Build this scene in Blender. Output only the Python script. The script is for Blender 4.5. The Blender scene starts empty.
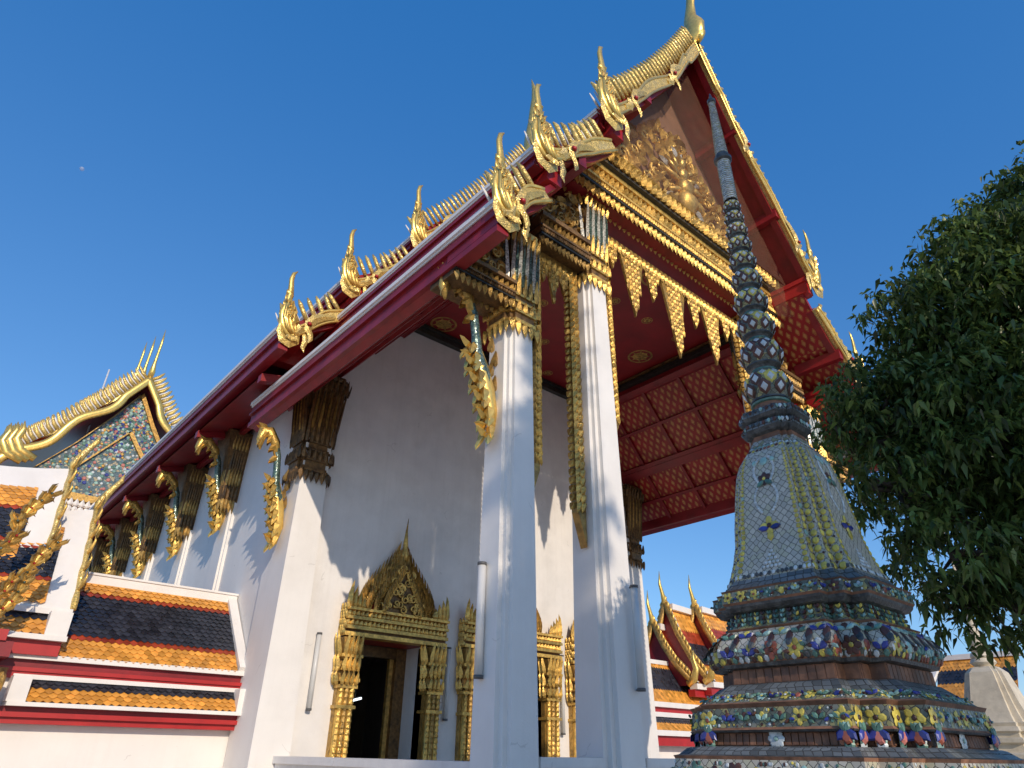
import bpy, bmesh, math, random
import numpy as np
from mathutils import Vector, Matrix
random.seed(11)
rng = np.random.default_rng(11)
SC = bpy.context.scene
COL = SC.collection
R = math.radians
GZ = -1.6                                   # ground level; the eye is at the origin

# ---------------------------------------------------------------- camera, sky, sun, exposure
cam_d = bpy.data.cameras.new('camera'); cam = bpy.data.objects.new('camera', cam_d); COL.objects.link(cam)
pi_, ro_, ya_ = R(28.97), R(0.859), R(40.78)
F = Vector((math.sin(ya_)*math.cos(pi_), math.cos(ya_)*math.cos(pi_), math.sin(pi_)))
Rt = Vector((math.cos(ya_), -math.sin(ya_), 0)); Up = Rt.cross(F)
rr = Rt*math.cos(ro_)+Up*math.sin(ro_); uu = -Rt*math.sin(ro_)+Up*math.cos(ro_)
cam.matrix_world = Matrix(((rr.x, uu.x, -F.x, 0), (rr.y, uu.y, -F.y, 0), (rr.z, uu.z, -F.z, 0), (0, 0, 0, 1)))
cam_d.sensor_width = 36; cam_d.lens = 668/1024*36; cam_d.clip_start = .05; cam_d.clip_end = 9000
SC.camera = cam
SUN = Vector((-.29, -1, .42)).normalized()  # towards the sun
ELEV = math.asin(SUN.z); AZ = math.atan2(SUN.x, SUN.y)
wd = bpy.data.worlds.new('World'); SC.world = wd; wd.use_nodes = True
nt = wd.node_tree; nt.nodes.clear()
sky = nt.nodes.new('ShaderNodeTexSky'); sky.sky_type = 'NISHITA'; sky.sun_disc = False
sky.sun_elevation = ELEV; sky.sun_rotation = AZ; sky.air_density = 1.0; sky.dust_density = .25; sky.ozone_density = 4.5; sky.altitude = 0
bgn = nt.nodes.new('ShaderNodeBackground'); bgn.inputs[1].default_value = .143
won = nt.nodes.new('ShaderNodeOutputWorld'); 
smul = nt.nodes.new('ShaderNodeVectorMath'); smul.operation = 'MULTIPLY_ADD'; nt.links.new(sky.outputs[0], smul.inputs[0])   # clear dry-season sky: deeper, evener blue
smul.inputs[1].default_value = (.92, .86, .74); smul.inputs[2].default_value = (-.022/.13, .058/.13, .265/.13)
smax = nt.nodes.new('ShaderNodeVectorMath'); smax.operation = 'MAXIMUM'; nt.links.new(smul.outputs[0], smax.inputs[0]); smax.inputs[1].default_value = (.12, .2, .3)
nt.links.new(smax.outputs[0], bgn.inputs[0]); nt.links.new(bgn.outputs[0], won.inputs[0])
sl = bpy.data.lights.new('sun', 'SUN'); sl.energy = 3.2; sl.angle = R(.5); sl.color = (1, .84, .66)
so = bpy.data.objects.new('sun', sl); COL.objects.link(so); so.rotation_euler = (-SUN).to_track_quat('-Z', 'Y').to_euler(); so.location = (-10, -30, 30)
SC.view_settings.view_transform = 'Standard'; SC.view_settings.look = 'None'; SC.view_settings.gamma = 1; SC.view_settings.exposure = 0

# ---------------------------------------------------------------- materials
def mat(name, c, rough=.5, metal=0., var=.12, vs=5., c2=None, amt=.0, s2=1.2, bump=0., bs=25., spec=.5, vor=0., emit=0., cellvar=0., detail=4, isl=0., streak=0.):
    m = bpy.data.materials.new(name); m.use_nodes = True
    t = m.node_tree; n = t.nodes; L = t.links; b = n['Principled BSDF']
    b.inputs['Roughness'].default_value = rough; b.inputs['Metallic'].default_value = metal
    b.inputs['Specular IOR Level'].default_value = spec
    tc = n.new('ShaderNodeTexCoord')
    nz = n.new('ShaderNodeTexNoise'); nz.inputs['Scale'].default_value = vs; nz.inputs['Detail'].default_value = detail; L.new(tc.outputs['Object'], nz.inputs['Vector'])
    mx = n.new('ShaderNodeMix'); mx.data_type = 'RGBA'
    mr = n.new('ShaderNodeMapRange'); mr.inputs[1].default_value = .3; mr.inputs[2].default_value = .7; L.new(nz.outputs['Fac'], mr.inputs[0]); L.new(mr.outputs[0], mx.inputs[0])
    mx.inputs[6].default_value = (*[max(0, v*(1-var)) for v in c], 1); mx.inputs[7].default_value = (*[min(1, v*(1+var)) for v in c], 1)
    out = mx.outputs[2]
    if c2 is not None:
        n2 = n.new('ShaderNodeTexNoise'); n2.inputs['Scale'].default_value = s2; n2.inputs['Detail'].default_value = 6; n2.inputs['Roughness'].default_value = .65; L.new(tc.outputs['Object'], n2.inputs['Vector'])
        r2 = n.new('ShaderNodeMapRange'); r2.inputs[1].default_value = .48; r2.inputs[2].default_value = .72; r2.inputs[4].default_value = amt; L.new(n2.outputs['Fac'], r2.inputs[0])
        m2 = n.new('ShaderNodeMix'); m2.data_type = 'RGBA'; L.new(r2.outputs[0], m2.inputs[0]); L.new(out, m2.inputs[6]); m2.inputs[7].default_value = (*c2, 1); out = m2.outputs[2]
    if cellvar:
        v = n.new('ShaderNodeTexVoronoi'); v.inputs['Scale'].default_value = vor or 20; L.new(tc.outputs['Object'], v.inputs['Vector'])
        sp = n.new('ShaderNodeSeparateColor'); L.new(v.outputs['Color'], sp.inputs[0])
        ml = n.new('ShaderNodeMapRange'); ml.inputs[3].default_value = 1-cellvar; ml.inputs[4].default_value = 1+cellvar; L.new(sp.outputs[0], ml.inputs[0])
        m3 = n.new('ShaderNodeVectorMath'); m3.operation = 'SCALE'; L.new(out, m3.inputs[0]); L.new(ml.outputs[0], m3.inputs['Scale']); out = m3.outputs[0]
        m4 = n.new('ShaderNodeMapRange'); m4.inputs[3].default_value = max(.05, rough-.2); m4.inputs[4].default_value = rough+.2; L.new(sp.outputs[1], m4.inputs[0]); L.new(m4.outputs[0], b.inputs['Roughness'])
    if streak:                               # rain streaks, faint lift lines and a few hairline cracks
        mp = n.new('ShaderNodeMapping'); mp.inputs['Scale'].default_value = (7, 7, .28); L.new(tc.outputs['Object'], mp.inputs[0])
        q = n.new('ShaderNodeTexNoise'); q.inputs['Scale'].default_value = 1; q.inputs['Detail'].default_value = 7; q.inputs['Roughness'].default_value = .7; L.new(mp.outputs[0], q.inputs['Vector'])
        r3 = n.new('ShaderNodeMapRange'); r3.inputs[1].default_value = .50; r3.inputs[2].default_value = .78; r3.inputs[4].default_value = streak; L.new(q.outputs['Fac'], r3.inputs[0])
        m5 = n.new('ShaderNodeMix'); m5.data_type = 'RGBA'; L.new(r3.outputs[0], m5.inputs[0]); L.new(out, m5.inputs[6]); m5.inputs[7].default_value = (.36, .33, .29, 1); out = m5.outputs[2]
        wz = n.new('ShaderNodeTexNoise'); wz.inputs['Scale'].default_value = 2.2; wz.inputs['Detail'].default_value = 5; L.new(tc.outputs['Object'], wz.inputs['Vector'])
        ad = n.new('ShaderNodeMixRGB'); ad.blend_type = 'ADD'; ad.inputs[0].default_value = .5; L.new(tc.outputs['Object'], ad.inputs[1]); L.new(wz.outputs['Color'], ad.inputs[2])
        vc = n.new('ShaderNodeTexVoronoi'); vc.feature = 'DISTANCE_TO_EDGE'; vc.inputs['Scale'].default_value = .55; L.new(ad.outputs[0], vc.inputs['Vector'])
        lt = n.new('ShaderNodeMapRange'); lt.inputs[1].default_value = .0015; lt.inputs[2].default_value = .006; lt.inputs[3].default_value = .22; lt.inputs[4].default_value = 0; L.new(vc.outputs['Distance'], lt.inputs[0])
        gt = n.new('ShaderNodeMath'); gt.operation = 'GREATER_THAN'; gt.inputs[1].default_value = .60; L.new(wz.outputs['Fac'], gt.inputs[0])
        ml = n.new('ShaderNodeMath'); ml.operation = 'MULTIPLY'; L.new(lt.outputs[0], ml.inputs[0]); L.new(gt.outputs[0], ml.inputs[1])
        m6 = n.new('ShaderNodeMix'); m6.data_type = 'RGBA'; L.new(ml.outputs[0], m6.inputs[0]); L.new(out, m6.inputs[6]); m6.inputs[7].default_value = (.22, .20, .18, 1); out = m6.outputs[2]
    if isl:                                  # every tile, leaf, chip or carved flame differs a little
        ge = n.new('ShaderNodeNewGeometry'); ri = n.new('ShaderNodeMapRange'); ri.inputs[3].default_value = 1-isl; ri.inputs[4].default_value = 1+isl; L.new(ge.outputs['Random Per Island'], ri.inputs[0])
        v3 = n.new('ShaderNodeVectorMath'); v3.operation = 'SCALE'; L.new(out, v3.inputs[0]); L.new(ri.outputs[0], v3.inputs['Scale']); out = v3.outputs[0]
        if not cellvar:
            rr_ = n.new('ShaderNodeMapRange'); rr_.inputs[3].default_value = max(.08, rough-.1); rr_.inputs[4].default_value = rough+.16; L.new(ge.outputs['Random Per Island'], rr_.inputs[0]); L.new(rr_.outputs[0], b.inputs['Roughness'])
    L.new(out, b.inputs['Base Color'])
    if bump:
        bp = n.new('ShaderNodeBump'); bp.inputs['Strength'].default_value = bump; bp.inputs['Distance'].default_value = .02
        if vor:
            q = n.new('ShaderNodeTexVoronoi'); q.inputs['Scale'].default_value = vor
            L.new(tc.outputs['Object'], q.inputs['Vector']); L.new(q.outputs['Distance'], bp.inputs['Height'])
        else:
            q = n.new('ShaderNodeTexNoise'); q.inputs['Scale'].default_value = bs; q.inputs['Detail'].default_value = 5
            L.new(tc.outputs['Object'], q.inputs['Vector']); L.new(q.outputs['Fac'], bp.inputs['Height'])
        L.new(bp.outputs[0], b.inputs['Normal'])
    if emit:
        b.inputs['Emission Color'].default_value = (*c, 1); b.inputs['Emission Strength'].default_value = emit
    return m

class NB:                                    # little node calculator
    def __init__(s, m): s.t = m.node_tree; s.n = s.t.nodes; s.l = s.t.links
    def m(s, op, a, b=0., c=None):
        q = s.n.new('ShaderNodeMath'); q.operation = op
        for i, v in enumerate((a, b) if c is None else (a, b, c)):
            if isinstance(v, (int, float)): q.inputs[i].default_value = v
            else: s.l.new(v, q.inputs[i])
        return q.outputs[0]
    def mix(s, f, a, b):
        q = s.n.new('ShaderNodeMix'); q.data_type = 'RGBA'
        for i, v in ((0, f), (6, a), (7, b)):
            if isinstance(v, tuple): q.inputs[i].default_value = (*v, 1)
            elif isinstance(v, (int, float)): q.inputs[i].default_value = v
            else: s.l.new(v, q.inputs[i])
        return q.outputs[2]
    def uv(s):
        q = s.n.new('ShaderNodeTexCoord'); x = s.n.new('ShaderNodeSeparateXYZ'); s.l.new(q.outputs['UV'], x.inputs[0]); return q.outputs['UV'], x.outputs[0], x.outputs[1]

def coffer_mat():                            # red lacquer stencilled with rows of gold flame lozenges
    m = mat('stencilled_red', (.33, .011, .014), .45, var=.25, vs=2.5, c2=(.20, .012, .014), amt=.6, s2=1.6); k = NB(m); _, u, v = k.uv()
    b = k.n['Principled BSDF']; red = b.inputs['Base Color'].links[0].from_socket
    def loz(du, dv, w, h):
        fu = k.m('ABSOLUTE', k.m('SUBTRACT', k.m('FRACT', k.m('ADD', k.m('DIVIDE', u, .25), du)), .5))
        fv = k.m('ABSOLUTE', k.m('SUBTRACT', k.m('FRACT', k.m('ADD', k.m('DIVIDE', v, .34), dv)), .5))
        return k.m('ADD', k.m('DIVIDE', k.m('POWER', fu, 1.25), w), k.m('DIVIDE', k.m('POWER', fv, 1.1), h))
    f = None
    for du, dv in ((0, 0), (.5, .5)):
        d = loz(du, dv, .2, .36)
        a = k.m('LESS_THAN', d, .76); ring = k.m('MULTIPLY', a, k.m('SUBTRACT', 1., k.m('MULTIPLY', k.m('GREATER_THAN', d, .5), k.m('LESS_THAN', d, .64))))
        f = ring if f is None else k.m('MAXIMUM', f, ring)
    nz = k.n.new('ShaderNodeTexNoise'); nz.inputs['Scale'].default_value = 35
    f = k.m('MULTIPLY', f, k.m('ADD', .05, k.m('MULTIPLY', nz.outputs['Fac'], 1.25)))
    k.l.new(k.mix(f, red, (.62, .38, .11)), b.inputs['Base Color'])
    return m

def mosaic_mat(name, c1, c2, size, grout=(.05, .05, .045), ang=45, rnd=.45, rough=.35, gw=.045, c3=None):
    m = bpy.data.materials.new(name); m.use_nodes = True; k = NB(m); b = k.n['Principled BSDF']; b.inputs['Roughness'].default_value = rough
    uv, u, v = k.uv(); mp = k.n.new('ShaderNodeMapping'); mp.inputs['Rotation'].default_value = (0, 0, R(ang)); mp.inputs['Scale'].default_value = (1/size, 1/size, 1/size); k.l.new(uv, mp.inputs[0])
    q = k.n.new('ShaderNodeTexVoronoi'); q.voronoi_dimensions = '2D'; q.inputs['Scale'].default_value = 1; q.inputs['Randomness'].default_value = rnd; k.l.new(mp.outputs[0], q.inputs['Vector'])
    e = k.n.new('ShaderNodeTexVoronoi'); e.voronoi_dimensions = '2D'; e.feature = 'DISTANCE_TO_EDGE'; e.inputs['Scale'].default_value = 1; e.inputs['Randomness'].default_value = rnd; k.l.new(mp.outputs[0], e.inputs['Vector'])
    sp = k.n.new('ShaderNodeSeparateColor'); k.l.new(q.outputs['Color'], sp.inputs[0])
    col = k.mix(sp.outputs[0], c1, c2)
    if c3: col = k.mix(k.m('GREATER_THAN', sp.outputs[1], .72), col, c3)
    tc = k.n.new('ShaderNodeTexCoord'); nz = k.n.new('ShaderNodeTexNoise'); nz.inputs['Scale'].default_value = 7; nz.inputs['Detail'].default_value = 6; k.l.new(tc.outputs['Object'], nz.inputs['Vector'])
    dirt = k.m('MULTIPLY', nz.outputs['Fac'], .42)
    col = k.mix(dirt, col, tuple(x*.4 for x in c1))
    g = k.m('LESS_THAN', e.outputs['Distance'], gw)
    k.l.new(k.mix(g, col, grout), b.inputs['Base Color'])
    k.l.new(k.m('ADD', rough, k.m('MULTIPLY', g, .5)), b.inputs['Roughness'])
    bp = k.n.new('ShaderNodeBump'); bp.inputs['Strength'].default_value = .55; bp.inputs['Distance'].default_value = .006
    h = k.m('ADD', k.m('MINIMUM', e.outputs['Distance'], .12), k.m('MULTIPLY', sp.outputs[2], .06)); k.l.new(h, bp.inputs['Height']); k.l.new(bp.outputs[0], b.inputs['Normal'])
    return m

M = {}
def D(k, *a, **kw): M[k] = mat(k, *a, **kw)
D('plaster', (.80, .775, .735), .72, var=.035, vs=1.5, c2=(.60, .575, .53), amt=.28, s2=.8, bump=.10, bs=40, streak=.08)
D('plaster_old', (.77, .75, .72), .75, var=.05, vs=2.0, c2=(.48, .46, .43), amt=.38, s2=.7, bump=.12, bs=25, streak=.13)
D('white_trim', (.80, .77, .73), .5, var=.04, c2=(.5, .47, .43), amt=.3, s2=2.5, bump=.05)
D('red', (.25, .011, .016), .42, var=.22, vs=3, c2=(.15, .012, .016), amt=.6, s2=1.8, bump=.06, bs=18)
D('red_bright', (.42, .02, .02), .38, var=.15, vs=4, c2=(.24, .015, .015), amt=.5, s2=2)
D('ceiling_red', (.26, .010, .013), .5, var=.2, vs=2, c2=(.15, .008, .01), amt=.5)
D('gold', (.72, .455, .115), .36, .62, var=.3, vs=14, c2=(.22, .14, .05), amt=.75, s2=5, bump=.35, bs=45, isl=0.25)
D('gold_old', (.46, .28, .075), .42, .5, var=.35, vs=12, c2=(.09, .06, .03), amt=.85, s2=4.5, bump=.5, bs=40, isl=0.30)
D('gold_pale', (.66, .47, .14), .36, .42, var=.16, vs=8, c2=(.52, .44, .25), amt=.6, s2=5, bump=.4, vor=38, cellvar=.28, isl=0.14)
D('gold_bright', (.80, .56, .16), .28, .68, var=.15, vs=10, c2=(.5, .28, .06), amt=.5, s2=6, bump=.15, bs=30, isl=0.15)
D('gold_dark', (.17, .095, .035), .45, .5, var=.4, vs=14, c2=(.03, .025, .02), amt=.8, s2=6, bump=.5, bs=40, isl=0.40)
D('bronze_black', (.035, .035, .03), .4, .2, var=.4, vs=8)
D('glass_green', (.07, .12, .10), .18, .35, var=.4, vs=22, c2=(.30, .33, .30), amt=.6, s2=18, bump=.2, vor=40, cellvar=.5)
D('glass_white', (.62, .62, .56), .2, .2, var=.3, vs=25, c2=(.24, .26, .24), amt=.7, s2=12, cellvar=.4, vor=40)
D('net_brown', (.235, .125, .075), .6, var=.14, vs=3, c2=(.15, .075, .04), amt=.6, s2=1.2, bump=.25, bs=60)
D('tile_orange', (.78, .35, .06), .33, var=.16, vs=9, c2=(.52, .20, .035), amt=.5, s2=3.5, bump=.05, isl=0.30)
D('tile_rust', (.32, .045, .015), .35, var=.25, vs=9, isl=0.35)
D('tile_navy', (.026, .028, .038), .30, var=.4, vs=9, c2=(.055, .058, .068), amt=.4, s2=4, isl=0.35)
D('tile_green', (.02, .07, .035), .30, var=.4, vs=9, isl=0.40)
D('roof_field', (.40, .12, .03), .4, var=.2, bump=.4, bs=12)
D('terracotta', (.21, .10, .055), .6, var=.35, vs=16, c2=(.07, .035, .02), amt=.7, s2=7, bump=.25, isl=0.30)
D('slate', (.055, .057, .055), .38, var=.5, vs=20, c2=(.24, .25, .23), amt=.45, s2=14, bump=.35, bs=50)
D('dark_wood', (.03, .022, .018), .5, var=.3)
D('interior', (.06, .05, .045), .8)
D('lamp_plastic', (.62, .62, .60), .35, var=.04)
D('lamp_cap', (.10, .10, .10), .5)
D('lit_tube', (.85, .95, 1.0), .4, var=0, emit=2.5)
D('stone', (.52, .46, .385), .8, var=.12, vs=1, c2=(.2, .19, .17), amt=.5, s2=.4, bump=.2, bs=30)
D('bark', (.10, .075, .055), .85, var=.4, vs=12, bump=.8, bs=18)
D('leaf_a', (.085, .142, .034), .38, var=.35, vs=2.5, isl=0.45)
D('leaf_b', (.15, .21, .05), .36, var=.3, vs=2.5, isl=0.40)
D('leaf_c', (.045, .075, .02), .40, var=.3, vs=2.5, isl=0.40)
D('cream', (.62, .55, .42), .7, var=.1, c2=(.35, .3, .22), amt=.5, s2=3, bump=.15)
D('petal_yellow', (.60, .49, .09), .3, var=.3, vs=18, c2=(.28, .22, .06), amt=.5, s2=14, isl=0.25)
D('petal_green', (.09, .19, .15), .28, var=.4, vs=18, isl=0.35)
D('petal_mint', (.26, .42, .37), .28, var=.25, vs=18, isl=0.25)
D('petal_blue', (.035, .05, .24), .25, var=.3, vs=18, isl=0.30)
D('petal_red', (.30, .085, .05), .3, var=.3, vs=18, isl=0.30)
D('petal_brown', (.075, .03, .02), .35, var=.4, vs=18, isl=0.40)
D('petal_white', (.55, .60, .60), .28, var=.15, vs=18, isl=0.20)
D('petal_pink', (.48, .17, .14), .3, var=.2, vs=18, isl=0.25)
D('metal_pale', (.7, .7, .7), .4, .2)
M['coffer'] = coffer_mat()
M['mosaic'] = mosaic_mat('ceramic_mosaic', (.66, .61, .49), (.46, .43, .35), .038, rnd=.32, c3=(.55, .52, .36))
M['mosaic_fine'] = mosaic_mat('fine_mosaic', (.50, .48, .41), (.22, .22, .18), .03, c3=(.3, .28, .12))
M['mosaic_green'] = mosaic_mat('leaf_mosaic', (.26, .26, .20), (.07, .09, .06), .036, c3=(.38, .34, .13))
M['mosaic_slate'] = mosaic_mat('slate_mosaic', (.22, .24, .24), (.09, .10, .10), .05, ang=0, rnd=.2, gw=.06)
M['pediment_mosaic'] = mosaic_mat('blue_pediment_mosaic', (.13, .22, .25), (.05, .09, .11), .13, c3=(.50, .42, .26), rnd=1)

def net_mat():                               # brown bird netting: fine threads, half open
    m = mat('bird_net', (.30, .165, .10), .7, var=.2, vs=2.5, c2=(.20, .11, .065), amt=.5, s2=1.1)
    t = m.node_tree; b = t.nodes['Principled BSDF']; tr = t.nodes.new('ShaderNodeBsdfTransparent'); mx = t.nodes.new('ShaderNodeMixShader'); mx.inputs[0].default_value = .20
    t.links.new(tr.outputs[0], mx.inputs[1]); t.links.new(b.outputs[0], mx.inputs[2]); t.links.new(mx.outputs[0], t.nodes['Material Output'].inputs[0]); return m
M['bird_net'] = net_mat()

# ---------------------------------------------------------------- mesh builder
def V(*a): return np.array(a, float)
def unit(v): v = np.asarray(v, float); return v/(np.linalg.norm(v)+1e-12)
class MB:
    def __init__(s, *mats): s.v = []; s.f = []; s.mi = []; s.sm = []; s.uv = []; s.mats = list(mats); s.anyuv = False
    def mid(s, m):
        if m is None: return 0
        if isinstance(m, int): return m
        if m not in s.mats: s.mats.append(m)
        return s.mats.index(m)
    def add(s, vs, fs, m=None, smooth=False, uvs=None):
        o = len(s.v); s.v.extend([tuple(p) for p in vs]); k = s.mid(m)
        for i, f in enumerate(fs):
            s.f.append(tuple(o+j for j in f)); s.mi.append(k); s.sm.append(smooth)
            if uvs is not None: s.uv.append(uvs[i]); s.anyuv = True
            else: s.uv.append(None)
    def box(s, a, b, m=None):
        x0, y0, z0 = a; x1, y1, z1 = b
        s.add([(x0,y0,z0),(x1,y0,z0),(x1,y1,z0),(x0,y1,z0),(x0,y0,z1),(x1,y0,z1),(x1,y1,z1),(x0,y1,z1)],
              [(3,2,1,0),(4,5,6,7),(0,1,5,4),(1,2,6,5),(2,3,7,6),(3,0,4,7)], m)
    def bar(s, p, q, wv, hv, m=None):        # prism from p to q with half-width vectors
        p, q, wv, hv = map(lambda t: np.asarray(t, float), (p, q, wv, hv))
        vs = [p-wv-hv, p+wv-hv, p+wv+hv, p-wv+hv, q-wv-hv, q+wv-hv, q+wv+hv, q-wv+hv]
        s.add(vs, [(3,2,1,0),(4,5,6,7),(0,1,5,4),(1,2,6,5),(2,3,7,6),(3,0,4,7)], m)
    def quad(s, p, m=None, uv=None): s.add(p, [(0,1,2,3)], m, uvs=None if uv is None else [uv])
    def extrude(s, poly, o, U, Vv, W, m=None, mside=None):
        o, U, Vv, W = map(lambda t: np.asarray(t, float), (o, U, Vv, W)); n = len(poly)
        a = [o+U*x+Vv*y for x, y in poly]; b = [p+W for p in a]
        uvp = [tuple(q) for q in poly]
        s.add(a+b, [tuple(range(n)), tuple(range(2*n-1, n-1, -1))], m, False, [uvp, uvp[::-1]])
        s.add(a+b, [(i, (i+1) % n, n+(i+1) % n, n+i) for i in range(n)], m if mside is None else mside)
    def tube(s, pts, rad, N=None, th=1., n=8, m=None, smooth=True, cap=True):
        P = [np.asarray(p, float) for p in pts]; k = len(P)
        if not hasattr(rad, '__len__'): rad = [rad]*k
        vs = []; prevA = None
        for i in range(k):
            T = unit(P[min(i+1, k-1)]-P[max(i-1, 0)])
            if N is not None: A = np.asarray(N, float); A = unit(A-T*(A@T)); B = np.cross(T, A)
            else:
                if prevA is None: ref = V(0,0,1) if abs(T[2]) < .9 else V(1,0,0); A = unit(np.cross(T, ref))
                else: A = unit(prevA-T*(prevA@T))
                B = np.cross(T, A); prevA = A
            for j in range(n):
                a = 2*math.pi*j/n; vs.append(P[i]+rad[i]*(A*math.cos(a)*th+B*math.sin(a)))
        fs = [(i*n+j, i*n+(j+1) % n, (i+1)*n+(j+1) % n, (i+1)*n+j) for i in range(k-1) for j in range(n)]
        if cap: fs += [tuple(range(n-1, -1, -1)), tuple((k-1)*n+j for j in range(n))]
        s.add(vs, fs, m, smooth)
    def leaf(s, o, d, nv, L, W, T=None, bend=0., m=None, curl=0.):
        o = np.asarray(o, float); d = unit(d); nv = unit(np.asarray(nv, float)-d*(np.asarray(nv, float)@d)); sd = np.cross(d, nv)
        T = W*.35 if T is None else T; vs = []
        for t, w in ((0, .55), (.22, 1.), (.5, .8), (.78, .42)):
            c = o+d*(L*t)+sd*(bend*L*t*t)+nv*(curl*L*t*t)
            vs += [c-sd*W*.5*w, c+nv*T*(.5+.5*w), c+sd*W*.5*w]
        vs.append(o+d*L+sd*bend*L+nv*curl*L)
        fs = []
        for i in range(3):
            a = i*3; fs += [(a, a+1, a+4, a+3), (a+1, a+2, a+5, a+4)]
        fs += [(9, 10, 12), (10, 11, 12), (0, 2, 1)]
        s.add(vs, fs, m)
    def lathe(s, prof, c, plan=None, n=24, smooth=True, sx=1., sy=1.):
        # prof: (radius, z, material of the segment above)
        if plan is None: plan = [(math.cos(2*math.pi*i/n), math.sin(2*math.pi*i/n)) for i in range(n)]
        k = len(plan); per = [0.]
        for i in range(k): per.append(per[-1]+math.dist(plan[i], plan[(i+1) % k]))
        cv = 0.
        for a, b in zip(prof[:-1], prof[1:]):
            dv = math.hypot(a[0]-b[0], a[1]-b[1]); rm = (a[0]+b[0])/2
            vs = [(c[0]+p[0]*a[0]*sx, c[1]+p[1]*a[0]*sy, c[2]+a[1]) for p in plan]+[(c[0]+p[0]*b[0]*sx, c[1]+p[1]*b[0]*sy, c[2]+b[1]) for p in plan]
            fs = [(i, (i+1) % k, k+(i+1) % k, k+i) for i in range(k)]
            us = [[(per[i]*rm, cv), (per[i+1]*rm, cv), (per[i+1]*rm, cv+dv), (per[i]*rm, cv+dv)] for i in range(k)]
            s.add(vs, fs, a[2] if len(a) > 2 else None, smooth, us); cv += dv
        r, z = prof[-1][:2]
        if r > 1e-4: s.add([(c[0]+p[0]*r*sx, c[1]+p[1]*r*sy, c[2]+z) for p in plan], [tuple(range(k))], prof[-2][2] if len(prof[-2]) > 2 else None)
    def loft(s, plan, rings, m=None):        # rings: (cx, cy, half, z)
        k = len(plan); vs = [(cx+p[0]*h, cy+p[1]*h, z) for cx, cy, h, z in rings for p in plan]
        fs = [(i*k+j, i*k+(j+1) % k, (i+1)*k+(j+1) % k, (i+1)*k+j) for i in range(len(rings)-1) for j in range(k)]
        fs += [tuple(range(k-1, -1, -1)), tuple((len(rings)-1)*k+j for j in range(k))]
        s.add(vs, fs, m)
    def build(s, name, parent=None, loc=None, normals=True):
        root = parent; off = V(0, 0, 0)
        while root is not None and root.parent is not None: root = root.parent
        if root is not None: off = V(*root.location)
        elif loc is not None: off = V(*loc)
        me = bpy.data.meshes.new(name)
        me.from_pydata([tuple(np.asarray(p)-off) for p in s.v], [], s.f)
        me.polygons.foreach_set('material_index', s.mi); me.polygons.foreach_set('use_smooth', s.sm)
        for m in s.mats: me.materials.append(M[m])
        if s.anyuv:
            ul = me.uv_layers.new(name='UVMap'); li = 0; d = np.zeros((len(me.loops), 2))
            for f, u in zip(s.f, s.uv):
                if u is not None: d[li:li+len(f)] = u
                li += len(f)
            ul.data.foreach_set('uv', d.ravel())
        if normals:
            b = bmesh.new(); b.from_mesh(me); bmesh.ops.recalc_face_normals(b, faces=b.faces); b.to_mesh(me); b.free()
        me.update()
        ob = bpy.data.objects.new(name, me); COL.objects.link(ob)
        if parent is not None: ob.parent = parent
        elif loc is not None: ob.location = loc
        return ob

def thing(name, label, cat, loc, group=None):
    o = bpy.data.objects.new(name, None); COL.objects.link(o); o.location = loc; o.empty_display_size = .3
    o['label'] = label; o['category'] = cat
    if group: o['group'] = group
    return o
def tag(o, label, cat, group=None):
    o['label'] = label; o['category'] = cat
    if group: o['group'] = group
    return o
def redent(a=.62, b=.81):                    # square plan with three-stepped corners
    q = [(1, -a), (1, a), (b, a), (b, b), (a, b), (a, 1)]
    out = []
    for k in range(4):
        c, s_ = (1, 0, -1, 0)[k], (0, 1, 0, -1)[k]
        for x, y in q[1:]: out.append((x*c-y*s_, x*s_+y*c))
    return out
SQ = [(1, -1), (1, 1), (-1, 1), (-1, -1)]
RED = redent()
def copy_part(o, off, parent=None):
    c = o.copy(); COL.objects.link(c); c.parent = parent or o.parent; c.location = o.location+Vector(off)
    for ch in list(o.children):
        d = ch.copy(); COL.objects.link(d); d.parent = c
    return c

def petals(mb, p0, p1, nv, up, n, L, W, m, T=None, curl=0., alt=None, jitter=0.):   # a row of leaves from p0 to p1
    p0, p1 = np.asarray(p0, float), np.asarray(p1, float)
    for i in range(n):
        t = (i+.5)/n; mm = m if alt is None or i % 2 == 0 else alt
        mb.leaf(p0+(p1-p0)*t, np.asarray(up, float)+rng.normal(0, jitter, 3)*jitter, nv, L*(1 if alt is None or i % 2 == 0 else .82), W, T, 0, mm, curl)
def ring_petals(mb, cx, cy, z, h, up, n, L, W, m, curl=0., alt=None, sides='-x-y+x+y', T=None, slope=0.):
    for sgn, ax in (('-', 'x'), ('-', 'y'), ('+', 'x'), ('+', 'y')):
        if sgn+ax not in sides: continue
        g = -1 if sgn == '-' else 1
        if ax == 'x': p0, p1, nv = (cx+g*h, cy-h*.98, z), (cx+g*h, cy+h*.98, z), (g, 0, 0)
        else: p0, p1, nv = (cx-h*.98, cy+g*h, z), (cx+h*.98, cy+g*h, z), (0, g, 0)
        u = np.asarray(up, float)+np.asarray(nv, float)*slope
        petals(mb, p0, p1, nv, u, n, L, W, m, T, curl, alt)
def scroll(mb, c, U, Vv, nv, r, m, turns=1.4, flip=1, th=.6, w=.17, a0=0.):     # a curling tendril lying in a plane
    c, U, Vv = map(lambda t: np.asarray(t, float), (c, U, Vv)); pts = []; rad = []
    k = int(9*turns)+3
    for i in range(k):
        t = i/(k-1); a = a0+flip*2*math.pi*turns*t; q = r*(1-.8*t)
        pts.append(c+U*q*math.cos(a)+Vv*q*math.sin(a)); rad.append(r*w*(1-.55*t))
    mb.tube(pts, rad, nv, th, 6, m)

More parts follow.
